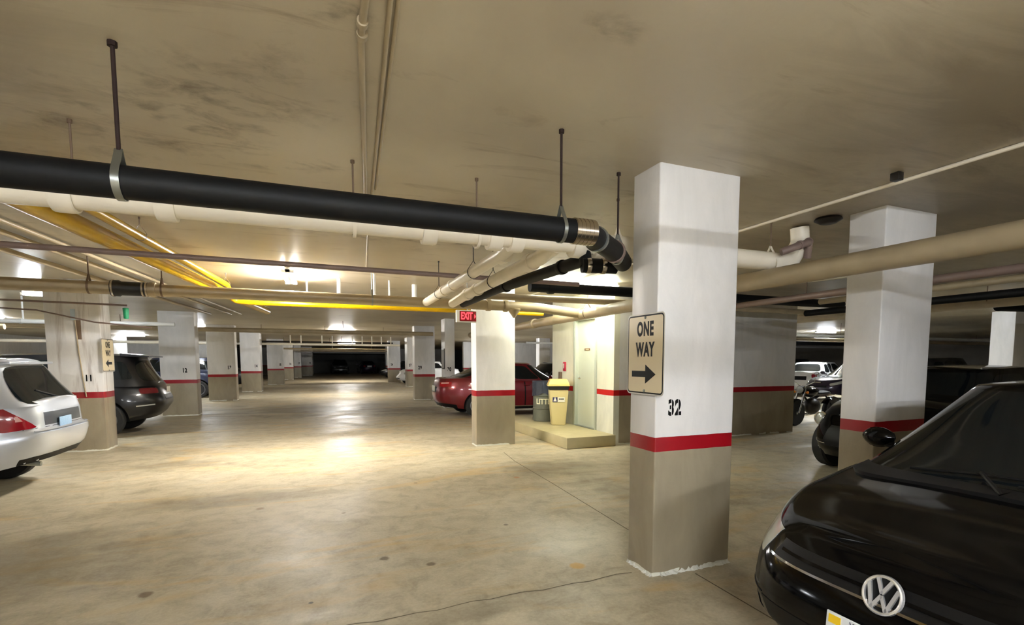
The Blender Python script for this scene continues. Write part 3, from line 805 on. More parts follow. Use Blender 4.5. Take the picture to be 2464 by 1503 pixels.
# funnel fitting
bm = bmesh.new(); lathe(bm, [(0, .0), (.02, .0), (.05, .05), (.11, .13), (.11, .15), (0, .15)], (0, 0, 0), 20)
o = obj('funnel_fitting', bm, M['dirtypipe']); o.location = (3.05, 8.0, 2.26); tag(o, 'dirty funnel shaped fitting below the cross pipe above the middle column', 'pipe fitting')
# yellow gas pipes
pipe('yellow_gas_pipe', [(-9, 4.35, 2.72), (-1.62, 4.35, 2.72), (-1.60, 4.9, 2.72), (-1.27, 9.25, 2.72), (-1.22, 9.5, 2.50), (-.9, 9.5, 2.488), (4.25, 9.5, 2.49)], .042, 'yellow', 'yellow gas pipe that turns and runs across the lane above the exit sign', bend=.10)
pipe('yellow_gas_pipe', [(-9, 4.5, 2.70), (-1.95, 4.5, 2.70), (-1.92, 4.95, 2.70), (-1.50, 9.3, 2.70), (-1.44, 10.2, 2.70), (-1.1, 14, 2.74)], .082, 'yellow', 'wide yellow pipe beside the gas pipe at the upper left', bend=.15)
for (x, y, lab) in [(-1.50, 5.9, 'ring hanger on the yellow pipe near the cream pipe'), (-1.26, 9.1, 'ring hanger at the bend of the yellow pipe')]:
    hanger(x, y, ZC, 2.72, .05, 'y', lab, 'rod', 'rod', .004, band=.012)
# ceiling conduits along the lane
pipe('ceiling_conduit', [(.19, -8, 2.862), (.20, 2.25, 2.862), (.36, 4.0, 2.862), (.47, 5.3, 2.862)], .015, 'dirtypipe', 'cream conduit with a thick joint on the ceiling above the camera', couplings=[((.205, 2.26, 2.862), Y), ((.200, 2.18, 2.862), Y)], cl=.03, cr=1.45)
pipe('ceiling_conduit', [(.25, -8, 2.868), (.283, 1.98, 2.868), (.43, 4.2, 2.868), (.53, 5.7, 2.868), (.70, 7.9, 2.868)], .011, 'dirtypipe', 'thinner cream conduit right of the jointed one, running on past the cream pipe')
pipe('ceiling_conduit', [(.285, -8, 2.872), (.312, 1.98, 2.872), (.455, 4.2, 2.872)], .009, 'dirtypipe', 'thinnest conduit clipped next to the two others overhead')
pipe('ceiling_conduit', [(4.0, -8, 2.868), (4.02, 12, 2.868)], .014, 'creampipe', 'straight thin conduit along the ceiling between columns 32 and 33')
bm = bmesh.new(); box(bm, -.03, .03, -.03, .03, -.055, 0, .004); o = obj('junction_box', bm, M['darkmetal']); o.location = (3.845, 2.43, ZC); tag(o, 'small dark box on the ceiling beside the thin conduit', 'junction box')
for (x, z, r, lab) in [(-2.75, 2.84, .022, 'pale conduit on the ceiling at the left edge, nearest the yellow pipes'), (-3.0, 2.83, .03, 'cream conduit on the ceiling at the left edge, in the middle of three'), (-3.5, 2.82, .035, 'cream conduit on the ceiling at the left edge, outermost of three')]:
    pipe('ceiling_conduit', [(x - .3, 1.0, z), (x + .8, 16.5, z)], r, 'dirtypipe', lab)
# traps of pipe by column 33
pipe('curved_trap_pipe', [(4.45, 3.62, 2.55), (4.42, 3.58, 2.70), (4.30, 3.5, 2.66), (4.12, 3.5, 2.60), (4.02, 3.55, 2.56)], .034, 'mauvepipe', 'small curved trap pipe left of the top of column 33', bend=.05, couplings=[((4.36, 3.54, 2.68), (1, .4, .2)), ((4.2, 3.5, 2.63), (1, 0, .3))], cl=.03)
bm = bmesh.new(); lathe(bm, [(0, 0), (.11, 0), (.12, -.02), (.07, -.05), (0, -.05)], (0, 0, 0), 24); o = obj('ceiling_flange', bm, M['darkmetal']); o.location = (4.46, 3.42, ZC); tag(o, 'dark round flange on the ceiling beside the top of column 33', 'pipe fitting')
# pipes along the right lane
for (x, z, r, mt_, lab) in [(5.95, 2.42, .045, 'mauvepipe', 'brown pipe above the black cars at the right, nearest of the overhead pipes there'),
                            (7.9, 2.40, .055, 'blackpipe', 'black pipe overhead at the right above the black cars'),
                            (8.25, 2.62, .05, 'dirtypipe', 'cream pipe overhead beside the black pipe at the right'),
                            (10.2, 2.55, .10, 'dirtypipe', 'wide dim pipe overhead farther to the right')]:
    pipe('overhead_pipe', [(x, -8, z), (x + .24, 6.6, z)] if x < 9.5 else [(x, -8, z), (x + .6, 11.8, z)], r, mt_, lab, rods=[(x + .04, -5, z), (x + .13, 0, z), (x + .21, 5, z)])
for (y, z, r, mt_, lab) in [(12.5, 2.42, .05, 'whitepipe', 'white pipe crossing behind the motorcycles'), (15.5, 2.45, .08, 'dirtypipe', 'cream pipe crossing behind the lit right lane'),
                            (19.5, 2.5, .12, 'blackpipe', 'wide dark pipe crossing above the white car'), (24.0, 2.45, .05, 'whitepipe', 'thin white pipe crossing above the far white car')]:
    pipe('overhead_pipe', [(9.8, y, z), (34, y, z)], r, mt_, lab, rods=along(10, 34, y, z, 5))
pipe('black_duct', [(11.2, 5.2, 2.52), (20.0, 3.0, 2.52)], .09, 'blackpipe', 'thick black pipe crossing in front of the bright far right column')
# far cross pipes over the lane and over the left bays
pipe('white_cross_pipe', [(-14.5, 14, 2.33), (-3.0, 14, 2.365)], .045, 'whitepipe', 'brightly lit white pipe behind column 11', couplings=[((-5.7, 14, 2.358), X)], cl=.05)
o = tubeobj('run', [(0, 0, 0), (0, 0, ZC - 2.4)], .018, M['whitepipe']); o.name = 'drop_pipe'; o.location = (-5.66, 14, 2.4); tag(o, 'short white drop pipe above the bright white pipe at the left edge', 'pipe')
for (y, z, r, mt_, x0, x1, lab) in [(18.5, 2.50, .07, 'dirtypipe', -14.5, 3.9, 'cream pipe crossing the lane behind column 12'), (21.5, 2.62, .035, 'mauvepipe', -3, 3.6, 'thin brown pipe crossing the lane beyond the cream one'),
                                    (30, 2.40, .06, 'creampipe', -14.5, 4.4, 'bright cream pipe crossing the lane under a row of small pipe ends'), (33, 2.62, .05, 'darkmetal', -3, 4.4, 'dark pipe crossing the far lane'),
                                    (39, 2.35, .06, 'dirtypipe', -3, 5, 'dim cream pipe crossing the far lane'), (48, 2.36, .05, 'dirtypipe', -2, 6.2, 'dim pipe farther down the lane'),
                                    (60.5, 2.38, .06, 'whitepipe', -.4, 7.2, 'pale pipe along the top of the dark far bay'),
                                    (12.2, 2.15, .05, 'dirtypipe', -14.5, -5.2, 'cream pipe over the left bays behind the silver wagon'), (26, 2.3, .06, 'creampipe', -14.5, -4, 'cream pipe over the left bays behind column 13')]:
    pipe('cross_pipe', [(x0, y, z), (x1, y, z)], r, mt_, lab, rods=along(x0, x1, y, z, 3))
k = 0
for i in range(11):
    if i in (2, 5): continue
    x = -1.3 + i * .52
    o = tubeobj('run', [(0, 0, 0), (0, .02, ZC - 2.46)], .03, M['creampipe']); o.name = 'pipe_stub'; o.location = (x, 30, 2.46)
    tag(o, 'short vertical pipe stub in the row above the far cream pipe', 'pipe stub', 'row of pipe stubs')
for (x, y, z0, r, lab) in [(-.12, 9.0, 2.62, .012, 'thin pale stub above the cross pipe, left of the group'), (.36, 9.0, 2.60, .03, 'short white stub above the cross pipe, middle of the group'), (.85, 8.3, 2.56, .02, 'tall stub beside the rod over the cross pipe'), (1.15, 8.9, 2.58, .015, 'thin stub right of the rod over the cross pipe'), (1.62, 9.2, 2.58, .045, 'wide pale stub above the cross pipe, right of the group')]:
    o = tubeobj('run', [(0, 0, 0), (0, 0, ZC - z0)], r, M['whitepipe']); o.name = 'pipe_stub'; o.location = (x, y, z0); tag(o, lab, 'pipe stub')
# small things round column 11
pipe('thin_cable_pipe', [(-4.9, 10.3, 2.47), (-2.85, 10.3, 2.44)], .016, 'mauvepipe', 'thin dark pipe running across the upper part of column 11')
pipe('thin_cable_pipe', [(-5.6, 10.55, 2.40), (-4.10, 10.55, 2.34), (-3.37, 10.55, 2.17), (-2.6, 10.55, 2.1)], .012, 'mauvepipe', 'thin sagging cable slanting down across column 11')
o = tubeobj('run', [(0, 0, .09), (0, 0, .085), (0, 0, -.085), (0, 0, -.09)], [.03, .042, .034, .02], M['green']); o.name = 'green_lamp_shade'; o.location = (-2.87, 10.3, 2.31); tag(o, 'green plastic cylinder hanging from the thin pipe right of column 11', 'green cylinder')
bm = bmesh.new(); box(bm, -.03, .03, -.02, 0, -.09, .09, .004); o = obj('cable_clip', bm, M['paleblue']); o.location = (-3.72, 10.775, 2.30); tag(o, 'pale blue tag at the top of the rust streak on column 11', 'tag')
o = tubeobj('run', [(-3.70, 10.77, 2.24), (-3.674, 10.77, 1.66), (-3.63, 10.77, 1.1), (-3.614, 10.77, .93)], .009, M['dirtypipe']); o.name = 'wall_cable'; tag(o, 'thin slanting cable running down the rusty face of column 11', 'cable')
bm = bmesh.new(); box(bm, -.035, .035, -.0035, 0, -.16, .16, .002); o = obj('rust_stain_patch', bm, M['rod']); o.location = (-3.66, 10.778, 2.05); o.name = 'rusty_plate'; tag(o, 'rusty brown strip at the top of the cable on column 11', 'plate')

# ------------------------------------------------------------------ cars
def interp(tab, x):
    if x <= tab[0][0]: return tab[0][1]
    for (a, va), (b, vb) in zip(tab, tab[1:]):
        if x <= b:
            t = (x - a) / (b - a); t = t * t * (3 - 2 * t) if len(tab) > 2 else t
            return va + (vb - va) * ((x - a) / (b - a) * .5 + t * .5)
    return tab[-1][1]

def spow(c, p): return math.copysign(abs(c) ** p, c)

class Outline:
    """unit rounded outline, u in [0,1): 0 nose, .25 left side, .5 tail, .75 right side"""
    def __init__(s, nf, nr, L, W):
        s.pts = []; N = 4000
        for k in range(N + 1):
            a = 2 * PI * k / N
            n = nf if math.cos(a) >= 0 else nr
            s.pts.append((spow(math.cos(a), 2 / n), spow(math.sin(a), 2 / n)))
        s.cum = [0]
        for p, q in zip(s.pts, s.pts[1:]):
            s.cum.append(s.cum[-1] + math.hypot((q[0] - p[0]) * L / 2, (q[1] - p[1]) * W / 2))
        s.T = s.cum[-1]
    def at(s, u):
        import bisect
        d = (u % 1.0) * s.T
        i = min(max(bisect.bisect_right(s.cum, d) - 1, 0), len(s.pts) - 2)
        f = (d - s.cum[i]) / max(1e-12, s.cum[i + 1] - s.cum[i])
        p, q = s.pts[i], s.pts[i + 1]
        return p[0] + (q[0] - p[0]) * f, p[1] + (q[1] - p[1]) * f
    def u_side(s, ex, side=1):
        """u where the outline has x fraction ex on the left (1) or right (-1)"""
        N = len(s.pts) - 1
        lo, hi = 0, N // 2
        while hi - lo > 1:
            m = (lo + hi) // 2
            if s.pts[m][0] > ex: lo = m
            else: hi = m
        u = s.cum[lo] / s.T
        return u if side > 0 else 1 - u
    def u_end(s, ey, front=True):
        N = len(s.pts) - 1
        a = abs(ey); lo, hi = 0, N // 4
        while hi - lo > 1:
            m = (lo + hi) // 2
            if s.pts[m][1] < a: lo = m
            else: hi = m
        u = s.cum[lo] / s.T
        if not front:
            lo, hi = N // 4, N // 2
            while hi - lo > 1:
                m = (lo + hi) // 2
                if s.pts[m][1] > a: lo = m
                else: hi = m
            u = s.cum[lo] / s.T
        return u if ey >= 0 else (-u if front else 1 - u)

class Car:
    def __init__(s, **k):
        s.__dict__.update(dict(L=4.5, W=1.8, nf=3.4, nr=4.2, zb=.2, crown=.05, rise=.12,
            zs=[(-2.2, .95), (-1, .98), (1, .95), (2.2, .70)],
            ff=[(0, .95), (.25, .995), (.5, 1), (.7, .985), (.88, .95), (1, .90)],
            rf=[(0, .95), (.25, .995), (.5, 1), (.65, .985), (.88, .965), (1, .93)],
            wf=[(0, .90), (.12, .965), (.4, 1), (.7, .99), (.9, .955), (1, .915)],
            wheels=(1.35, -1.3), wr=.325, gz=(1.0, 1.47), gb=(1.05, -1.9), gt=(.35, -1.5), gw=(.86, .64), gn=(4.0, 5.0), gbow=.02))
        s.__dict__.update(k)
        s.o = Outline(s.nf, s.nr, s.L, s.W)
        s.g = Outline(s.gn[0], s.gn[1], s.gb[0] - s.gb[1], s.W * s.gw[0])
    def B(s, u, t):
        ex, ey = s.o.at(u); tt = min(t, 1)
        ext = s.L / 2 * interp(s.ff if ex >= 0 else s.rf, tt)
        x = ex * ext; y = ey * s.W / 2 * interp(s.wf, tt)
        z0 = s.zb + (s.rise if x < 0 else .10) * max(0, abs(x) / (s.L / 2) - .6) / .4
        z1 = interp(s.zs, x)
        z = z0 + (z1 - z0) * tt
        if t > 1:
            k = 2 - t; y *= k; z += s.crown * (1 - abs(k) ** 2.6)
        return Vector((x, y, z))
    def Gh(s, u, t):
        ex, ey = s.g.at(u); tt = min(t, 1)
        c = tt + s.gbow * math.sin(PI * tt) * 2
        xf = s.gb[0] + (s.gt[0] - s.gb[0]) * c; xr = s.gb[1] + (s.gt[1] - s.gb[1]) * c
        xm = (s.gb[0] + s.gb[1]) / 2 * (1 - c) + (s.gt[0] + s.gt[1]) / 2 * c
        x = xm + (ex * (xf - xm) if ex >= 0 else -ex * (xr - xm))
        wb = s.gw[0] + (s.gw[1] - s.gw[0]) * (tt ** 1.35)
        y = ey * s.W / 2 * wb
        zroof = s.gz[1] - .05 * max(0, (x - (s.gt[0] + s.gt[1]) / 2) / 2) - .05 * max(0, -(x - (s.gt[0] + s.gt[1]) / 2) / 2)
        zb = max(s.gz[0] - .06, interp(s.zs, max(min(x, s.L / 2), -s.L / 2)) - .05)
        z = zb + (zroof - zb) * tt
        if t > 1:
            k = 2 - t; y *= k; z += .035 * (1 - abs(k) ** 2.2)
            x = (s.gt[0] + s.gt[1]) / 2 + (x - (s.gt[0] + s.gt[1]) / 2) * (1 - .0 * (t - 1))
        return Vector((x, y, z))

def surf_mesh(S, nu, ts):
    bm = bmesh.new()
    rings = [[bm.verts.new(S(k / nu, t)) for k in range(nu)] for t in ts]
    for a, b in zip(rings, rings[1:]):
        for k in range(nu): bm.faces.new((a[k], a[(k + 1) % nu], b[(k + 1) % nu], b[k]))
    bm.faces.new(rings[0][::-1])
    bmesh.ops.remove_doubles(bm, verts=bm.verts[:], dist=2e-4)
    return bm

def patch(S, corners, off=.004, nu=10, nv=6, skirt=.012, bm=None, rnd=0):
    """thin raised panel following surface S; corners (u,t): bottom-left, bottom-right, top-right, top-left"""
    bm = bm or bmesh.new()
    (a, b, c, d) = corners
    def P_(i, j):
        p, q = i / nu, j / nv
        if rnd:  # pull the corners in
            cp, cq = 2 * p - 1, 2 * q - 1
            f = 1 - rnd * (abs(cp) ** 4 * abs(cq) ** 4)
            p, q = .5 + cp * f / 2, .5 + cq * f / 2
        u = (a[0] * (1 - p) + b[0] * p) * (1 - q) + (d[0] * (1 - p) + c[0] * p) * q
        t = (a[1] * (1 - p) + b[1] * p) * (1 - q) + (d[1] * (1 - p) + c[1] * p) * q
        return u, t
    def N_(u, t):
        e = 1e-3
        du = S(u + e, t) - S(u - e, t); dt = S(u, min(t + e, 1.999)) - S(u, max(t - e, 0))
        n = du.cross(dt)
        if n.length < 1e-12: return Vector((0, 0, 1))
        n.normalize()
        p = S(u, t); cc = Vector((0, 0, .7))
        q = p - Vector((p.x * .75, 0, .6))
        return n if n.dot(q) > 0 else -n
    g = []
    for i in range(nu + 1):
        row = []
        for j in range(nv + 1):
            u, t = P_(i, j); n = N_(u, t); p = S(u, t)
            row.append((bm.verts.new(p + n * off), p, n))
        g.append(row)
    for i in range(nu):
        for j in range(nv): bm.faces.new((g[i][j][0], g[i + 1][j][0], g[i + 1][j + 1][0], g[i][j + 1][0]))
    loop = [g[i][0] for i in range(nu + 1)] + [g[nu][j] for j in range(1, nv + 1)] + [g[i][nv] for i in range(nu - 1, -1, -1)] + [g[0][j] for j in range(nv - 1, 0, -1)]
    lo = [bm.verts.new(p - n * skirt) for (_, p, n) in loop]
    for k in range(len(loop)):
        k2 = (k + 1) % len(loop)
        try: bm.faces.new((loop[k][0], loop[k2][0], lo[k2], lo[k]))
        except ValueError: pass
    return bm

def wheel_proto(r, wd=.21, spokes=5, rim='rim'):
    """wheel with its axle along y, outside towards -y"""
    t = empty('wheel')
    bm = bmesh.new()
    h = wd / 2
    lathe(bm, [(r * .66, -h + .02), (r * .72, -h), (r * .93, -h + .004), (r, -h + .03), (r, h - .03), (r * .93, h), (r * .66, h)], seg=40, axis='y')
    obj('tyre', bm, M['tyre'], t)
    bm = bmesh.new()
    lathe(bm, [(0, -h + .055), (r * .2, -h + .05), (r * .2, -h + .075), (r * .56, -h + .09), (r * .62, -h + .02), (r * .69, -h + .008), (r * .69, -h + .05), (r * .62, h), (0, h)], seg=40, axis='y', mat=1)
    for k in range(spokes):
        a = 2 * PI * k / spokes
        Mx = Matrix.Rotation(a, 4, 'Y')
        box(bm, -.035, .035, -h + .025, -h + .06, r * .08, r * .66, .008, Mx)
    lathe(bm, [(0, -h + .012), (r * .16, -h + .016), (r * .19, -h + .05)], seg=24, axis='y')
    lathe(bm, [(r * .60, -h + .03), (r * .66, -h + .004), (r * .70, -h + .006), (r * .70, -h + .03)], seg=40, axis='y')
    obj('rim', bm, [M[rim], M['trim']], t)
    return t
def copy_tree(o, parent=None):
    c = o.copy(); COL.objects.link(c); c.parent = parent
    for ch in list(o.children): copy_tree(ch, c)
    return c

def build_car(name, car, paintm, loc, rz, label, cat='car', opts=None, shell=120, group='parked cars'):
    """loc is the ground point under the car's middle; nose points along local +x"""
    c = car; O = opts or {}
    t = empty(name, (loc[0], loc[1], 0), rz, label, cat, group)
    # body shell with wheel arches cut in
    ts = [0, .04, .09, .15, .22, .3, .38, .46, .54, .62, .70, .78, .85, .91, .96, 1.0, 1.03, 1.07, 1.12, 1.2, 1.32, 1.46, 1.62, 1.8, 2.0]
    bm = surf_mesh(c.B, shell, ts)
    body = obj('body', bm, [M[paintm], M['trim']], t, True, 38)
    bmc = bmesh.new()
    for wx in c.wheels:
        for s in (-1, 1):
            b2 = lathe(bmesh.new(), [(0, -.15), (c.wr * 1.13, -.15), (c.wr * 1.13, .17), (0, .17)], (wx, s * (c.W / 2 - .09), c.wr + .01), 48, 'y')
            tmp = bpy.data.meshes.new('t'); b2.to_mesh(tmp); b2.free(); bmc.from_mesh(tmp); bpy.data.meshes.remove(tmp)
    for f in bmc.faces: f.material_index = 1
    cut = obj('cutter', bmc, [M[paintm], M['trim']], t, False)
    md = body.modifiers.new('b', 'BOOLEAN'); md.object = cut; md.operation = 'DIFFERENCE'; md.solver = 'EXACT'
    bpy.context.view_layer.update()
    dg = bpy.context.evaluated_depsgraph_get()
    me = bpy.data.meshes.new_from_object(body.evaluated_get(dg))
    if len(me.polygons) > 500:
        body.modifiers.clear(); body.data = me; smooth_by_angle(me, 38)
    else: body.modifiers.clear()
    me.name = 'body'
    bpy.data.objects.remove(cut)
    # cabin
    tg = [0, .1, .2, .3, .4, .5, .6, .7, .8, .9, .96, 1.0, 1.04, 1.1, 1.2, 1.35, 1.55, 1.78, 2.0]
    bm = surf_mesh(c.Gh, 96, tg)
    cab = obj('roof', bm, M[paintm], t, True, 38)
    # glass
    ge = c.g.u_end; gs = c.g.u_side
    lo, hi = O.get('glass', (.26, .90))
    wf_, rw = O.get('wsw', .93), O.get('rww', .86)
    obj('windshield', patch(c.Gh, [(ge(-wf_), lo - .06), (ge(wf_), lo - .06), (ge(wf_ * .99), hi + .02), (ge(-wf_ * .99), hi + .02)], .003, 18, 8, .01), M['glass'], t)
    if O.get('rearglass', True):
        a = ge(rw, False); b = ge(-rw, False); rl = O.get('rlo', lo)
        obj('rear_window', patch(c.Gh, [(a, rl), (b, rl), (b * .5 + .5 * (1 - ge(rw * .94, False)), hi), (ge(rw * .94, False), hi)], .004, 16, 8, .01, rnd=.10), M['glass'], t)
    for s in (1, -1):
        for (x0, x1, tl0, tl1) in O.get('side', [(.72, .02, lo, hi), (-.04, -.62, lo, hi)]):
            u0, u1 = gs(x0, s), gs(x1, s)
            u0t, u1t = gs(x0 * O.get('lean', .93), s), gs(x1 * .97, s)
            obj('side_window', patch(c.Gh, [(u0, tl0), (u1, tl0), (u1t, tl1), (u0t, tl1)], .003, 10, 8, .01, rnd=.12), M['glass'], t)
    # wheels
    key = ('w', c.wr, O.get('spokes', 5), O.get('rim', 'rim'))
    for wx in c.wheels:
        for s in (-1, 1):
            if key not in WH: wh = WH[key] = wheel_proto(c.wr, .2, O.get('spokes', 5), O.get('rim', 'rim')); wh.parent = t
            else: wh = copy_tree(WH[key], t)
            wh.location = (wx, s * (c.W / 2 - .125), c.wr); wh.rotation_euler = (0, 0, 0 if s < 0 else PI)
    # mirrors and handles
    for s in (1, -1):
        mx = O.get('mirror', c.gb[0] - .55)
        bm = bmesh.new()
        mz = c.gz[0] + O.get('mz', .06)
        bmesh.ops.create_uvsphere(bm, u_segments=20, v_segments=12, radius=1)
        for v in bm.verts:
            v.co = Vector((v.co.x * .075 - (.02 if v.co.x > 0 else 0), v.co.y * .105, v.co.z * .066))
            if v.co.x < -.02: v.co.x = -.02
        bmesh.ops.translate(bm, vec=(mx, s * (c.W / 2 + .075), mz), verts=bm.verts[:])
        tube(bm, [(mx - .01, s * (c.W / 2 - .12), mz - .06), (mx, s * (c.W / 2 + .05), mz - .03)], .022, 10)
        obj('side_mirror', bm, M[O.get('mirrormat', paintm)], t)
        for hx in O.get('handles', (.05, -.95)):
            bm = bmesh.new()
            u = c.o.u_side(hx / (c.L / 2), s); p = c.B(u, .86)
            tube(bm, [p + Vector((-.09, 0, 0)), p + Vector((-.08, s * .03, 0)), p + Vector((.08, s * .03, 0)), p + Vector((.09, 0, 0))], .012, 8)
            obj('door_handle', bm, M[O.get('handlemat', paintm)], t)
    # door seams and sill
    for s in (1, -1):
        for hx in O.get('seams', (.98, .0, -.92)):
            u = c.o.u_side(hx / (c.L / 2), s); du = .0016
            obj('door_seam', patch(c.B, [(u - du, .12), (u + du, .12), (u + du, .985), (u - du, .985)], .0012, 1, 12, .004), M['trim'], t)
        ua, ub = c.o.u_side((c.wheels[0] - c.wr - .12) / (c.L / 2), s), c.o.u_side((c.wheels[1] + c.wr + .12) / (c.L / 2), s)
        obj('sill', patch(c.B, [(ua, .0), (ub, .0), (ub, .10), (ua, .10)], .004, 14, 2, .01), M[O.get('sillmat', 'trim')], t)
    e = lambda y, front=True: c.o.u_end(y, front)
    sd = lambda x, s: c.o.u_side(x, s)
    for spec in O.get('patches', []):
        nm, mt_, cs, off = spec[:4]
        kw = spec[4] if len(spec) > 4 else {}
        cs = cs(c, e, sd)
        obj(nm, patch(c.B, cs, off, kw.get('nu', 12), kw.get('nv', 5), .012, rnd=kw.get('rnd', 0)), M[mt_], t)
    for spec in O.get('gpatches', []):
        nm, mt_, cs, off = spec
        cs = cs(c, c.g.u_end, c.g.u_side)
        obj(nm, patch(c.Gh, cs, off, 10, 5, .012), M[mt_], t)
    return t
WH = {}

def lamps_front(y0=.60, t0=.74, t1=.93, side=.80, mt='clearlamp', rnd=.1, inner=None):
    """two wrapping headlamps"""
    r = []
    for s in (1, -1):
        r.append(('headlamp', mt, (lambda s: lambda c, e, sd: [(e(s * y0), t0), (sd(side, s) if s > 0 else sd(side, -1) - 1, t0 + .05), (sd(side - .02, s) if s > 0 else sd(side - .02, -1) - 1, t1), (e(s * (y0 - .05)), t1 - .05)])(s), .004, {'rnd': rnd}))
    return r
def lamps_rear(y0=.66, t0=.62, t1=.92, side=-.90, mt='redlamp', rnd=.1):
    r = []
    for s in (1, -1):
        r.append(('tail_lamp', mt, (lambda s: lambda c, e, sd: [(e(s * y0, False), t0), (sd(side, s), t0), (sd(side, s), t1), (e(s * y0, False), t1)])(s), .005, {'rnd': rnd}))
    return r
def grille(y=.5, t0=.60, t1=.72, mt='trim', nm='grille', off=.003, front=True):
    if front: return [(nm, mt, lambda c, e, sd: [(e(-y), t0), (e(y), t0), (e(y), t1), (e(-y), t1)], off)]
    return [(nm, mt, lambda c, e, sd: [(e(y, False), t0), (e(-y, False), t0), (e(-y, False), t1), (e(y, False), t1)], off)]

def plate_on(car_root, c, front, z, mt='plate', y=0, w=.31, h=.155, dx=.01, name='licence_plate', tilt=0):
    # find the surface x at that height
    best = None
    for k in range(60):
        p = c.B(c.o.u_end(y / (c.W / 2), front), k / 59)
        if best is None or abs(p.z - z) < abs(best.z - z): best = p
    s = 1 if front else -1
    bm = bmesh.new(); box(bm, -.004, .004, -w / 2, w / 2, -h / 2, h / 2, .0015)
    o = obj(name, bm, M[mt], car_root); o.location = (best.x + s * (dx + .002), y, z); o.rotation_euler = (0, tilt, 0)
    return o

# --- foreground black hatchback -------------------------------------------------
VW = Car(L=4.26, W=1.80, nf=4.6, nr=4.0, zb=.17, crown=.045,
         zs=[(-2.13, 1.02), (-1.2, 1.03), (.2, 1.0), (.98, .955), (1.5, .885), (1.9, .79), (2.13, .72)],
         ff=[(0, .955), (.2, .99), (.42, 1.0), (.62, .992), (.76, .975), (.9, .952), (1, .925)],
         wf=[(0, .92), (.12, .97), (.4, 1), (.7, .99), (.88, .955), (.95, .93), (1, .89)],
         wheels=(1.28, -1.30), wr=.316, gz=(.98, 1.43), gb=(1.29, -2.0), gt=(.46, -1.62), gw=(.92, .70), gn=(7, 4.5), gbow=.04)
vwp = [
    ('headlamp', 'clearlamp', lambda c, e, sd: [(e(-.70), .70), (sd(.84, -1) - 1, .80), (sd(.72, -1) - 1, .985), (e(-.64), .93)], .004, {'nu': 16}),
    ('headlamp', 'clearlamp', lambda c, e, sd: [(e(.64), .93), (sd(.72, 1), .985), (sd(.84, 1), .80), (e(.70), .70)], .004, {'nu': 16}),
    ('grille', 'trim', lambda c, e, sd: [(e(-.60), .765), (e(.60), .765), (e(.58), .90), (e(-.58), .90)], .0025, {'nu': 30}),
    ('chrome_strip', 'chrome', lambda c, e, sd: [(e(-.62), .755), (e(.62), .755), (e(.62), .772), (e(-.62), .772)], .008, {'nu': 40, 'nv': 1}),
    ('grille_bar', 'p_black', lambda c, e, sd: [(e(-.56), .82), (e(.56), .82), (e(.56), .84), (e(-.56), .84)], .008, {'nu': 40, 'nv': 1}),
    ('lower_grille', 'trim', lambda c, e, sd: [(e(-.58), .13), (e(.58), .13), (e(.62), .36), (e(-.62), .36)], .003, {'nu': 30}),
    ('bumper_crease', 'trim', lambda c, e, sd: [(sd(.80, -1) - 1, .395), (e(-.62), .375), (e(-.62), .385), (sd(.80, -1) - 1, .405)], .002, {'nu': 20, 'nv': 1}),
    ('bumper_slot', 'trim', lambda c, e, sd: [(sd(.84, -1) - 1, .16), (e(-.70), .13), (e(-.70), .27), (sd(.84, -1) - 1, .25)], .003, {'nu': 14}),
    ('bumper_slot', 'trim', lambda c, e, sd: [(e(.70), .13), (sd(.84, 1), .16), (sd(.84, 1), .25), (e(.70), .27)], .003, {'nu': 14}),
]
vw = build_car('black_hatchback', VW, 'p_black', (1.89 + 2.13, 1.20), PI, 'large black hatchback in the right foreground with a round chrome badge', opts=dict(
    patches=vwp, side=[(.70, .06, .26, .88), (.0, -.52, .26, .88), (-.58, -.80, .32, .84)], glass=(.13, .93), wsw=.982, mirror=.62, mz=.07, seams=(1.0, .02, -.85)), shell=200)
# bonnet shut line and wiper cowl
for s in (1, -1):
    u0, u1 = VW.o.u_side(.46, s), VW.o.u_side(.80, s)
    if s < 0: u0, u1 = u0 - 1, u1 - 1
    obj('bonnet_seam', patch(VW.B, [(u0, 1.035), (u1, 1.035), (u1, 1.043), (u0, 1.043)], .001, 20, 1, .004), M['trim'], vw)
bm = bmesh.new()
rows = []
for i in range(25):
    a = -1 + 2 * i / 24
    u = VW.g.u_end(a * .90)
    p = VW.Gh(u, .10); q = VW.Gh(u, .02)
    rows.append((bm.verts.new(p + Vector((.015, 0, .012))), bm.verts.new(Vector((q.x + .06, q.y, q.z + .045 - .03 * abs(a)))), bm.verts.new(Vector((q.x + .06, q.y, q.z - .03))), bm.verts.new(Vector((q.x - .04, q.y, q.z - .03)))))
for a, b in zip(rows, rows[1:]):
    for k in range(4): bm.faces.new((a[k], a[(k + 1) % 4], b[(k + 1) % 4], b[k]))
bm.faces.new(rows[0]); bm.faces.new(rows[-1][::-1])
obj('wiper_cowl', bm, M['trim'], vw)
for (a0, a1, tt) in ((-.55, .02, .20), (.10, .72, .18)):
    bm = bmesh.new()
    pts = [VW.Gh(VW.g.u_end(a0 + (a1 - a0) * k / 8), .13 + (tt - .13) * k / 8) + Vector((.02, 0, .012)) for k in range(9)]
    tube(bm, pts, .007, 8)
    tube(bm, [VW.Gh(VW.g.u_end(a1), .03) + Vector((.04, 0, .03)), pts[5] + Vector((.01, 0, .012))], .009, 8)
    obj('wiper', bm, M['trim'], vw)
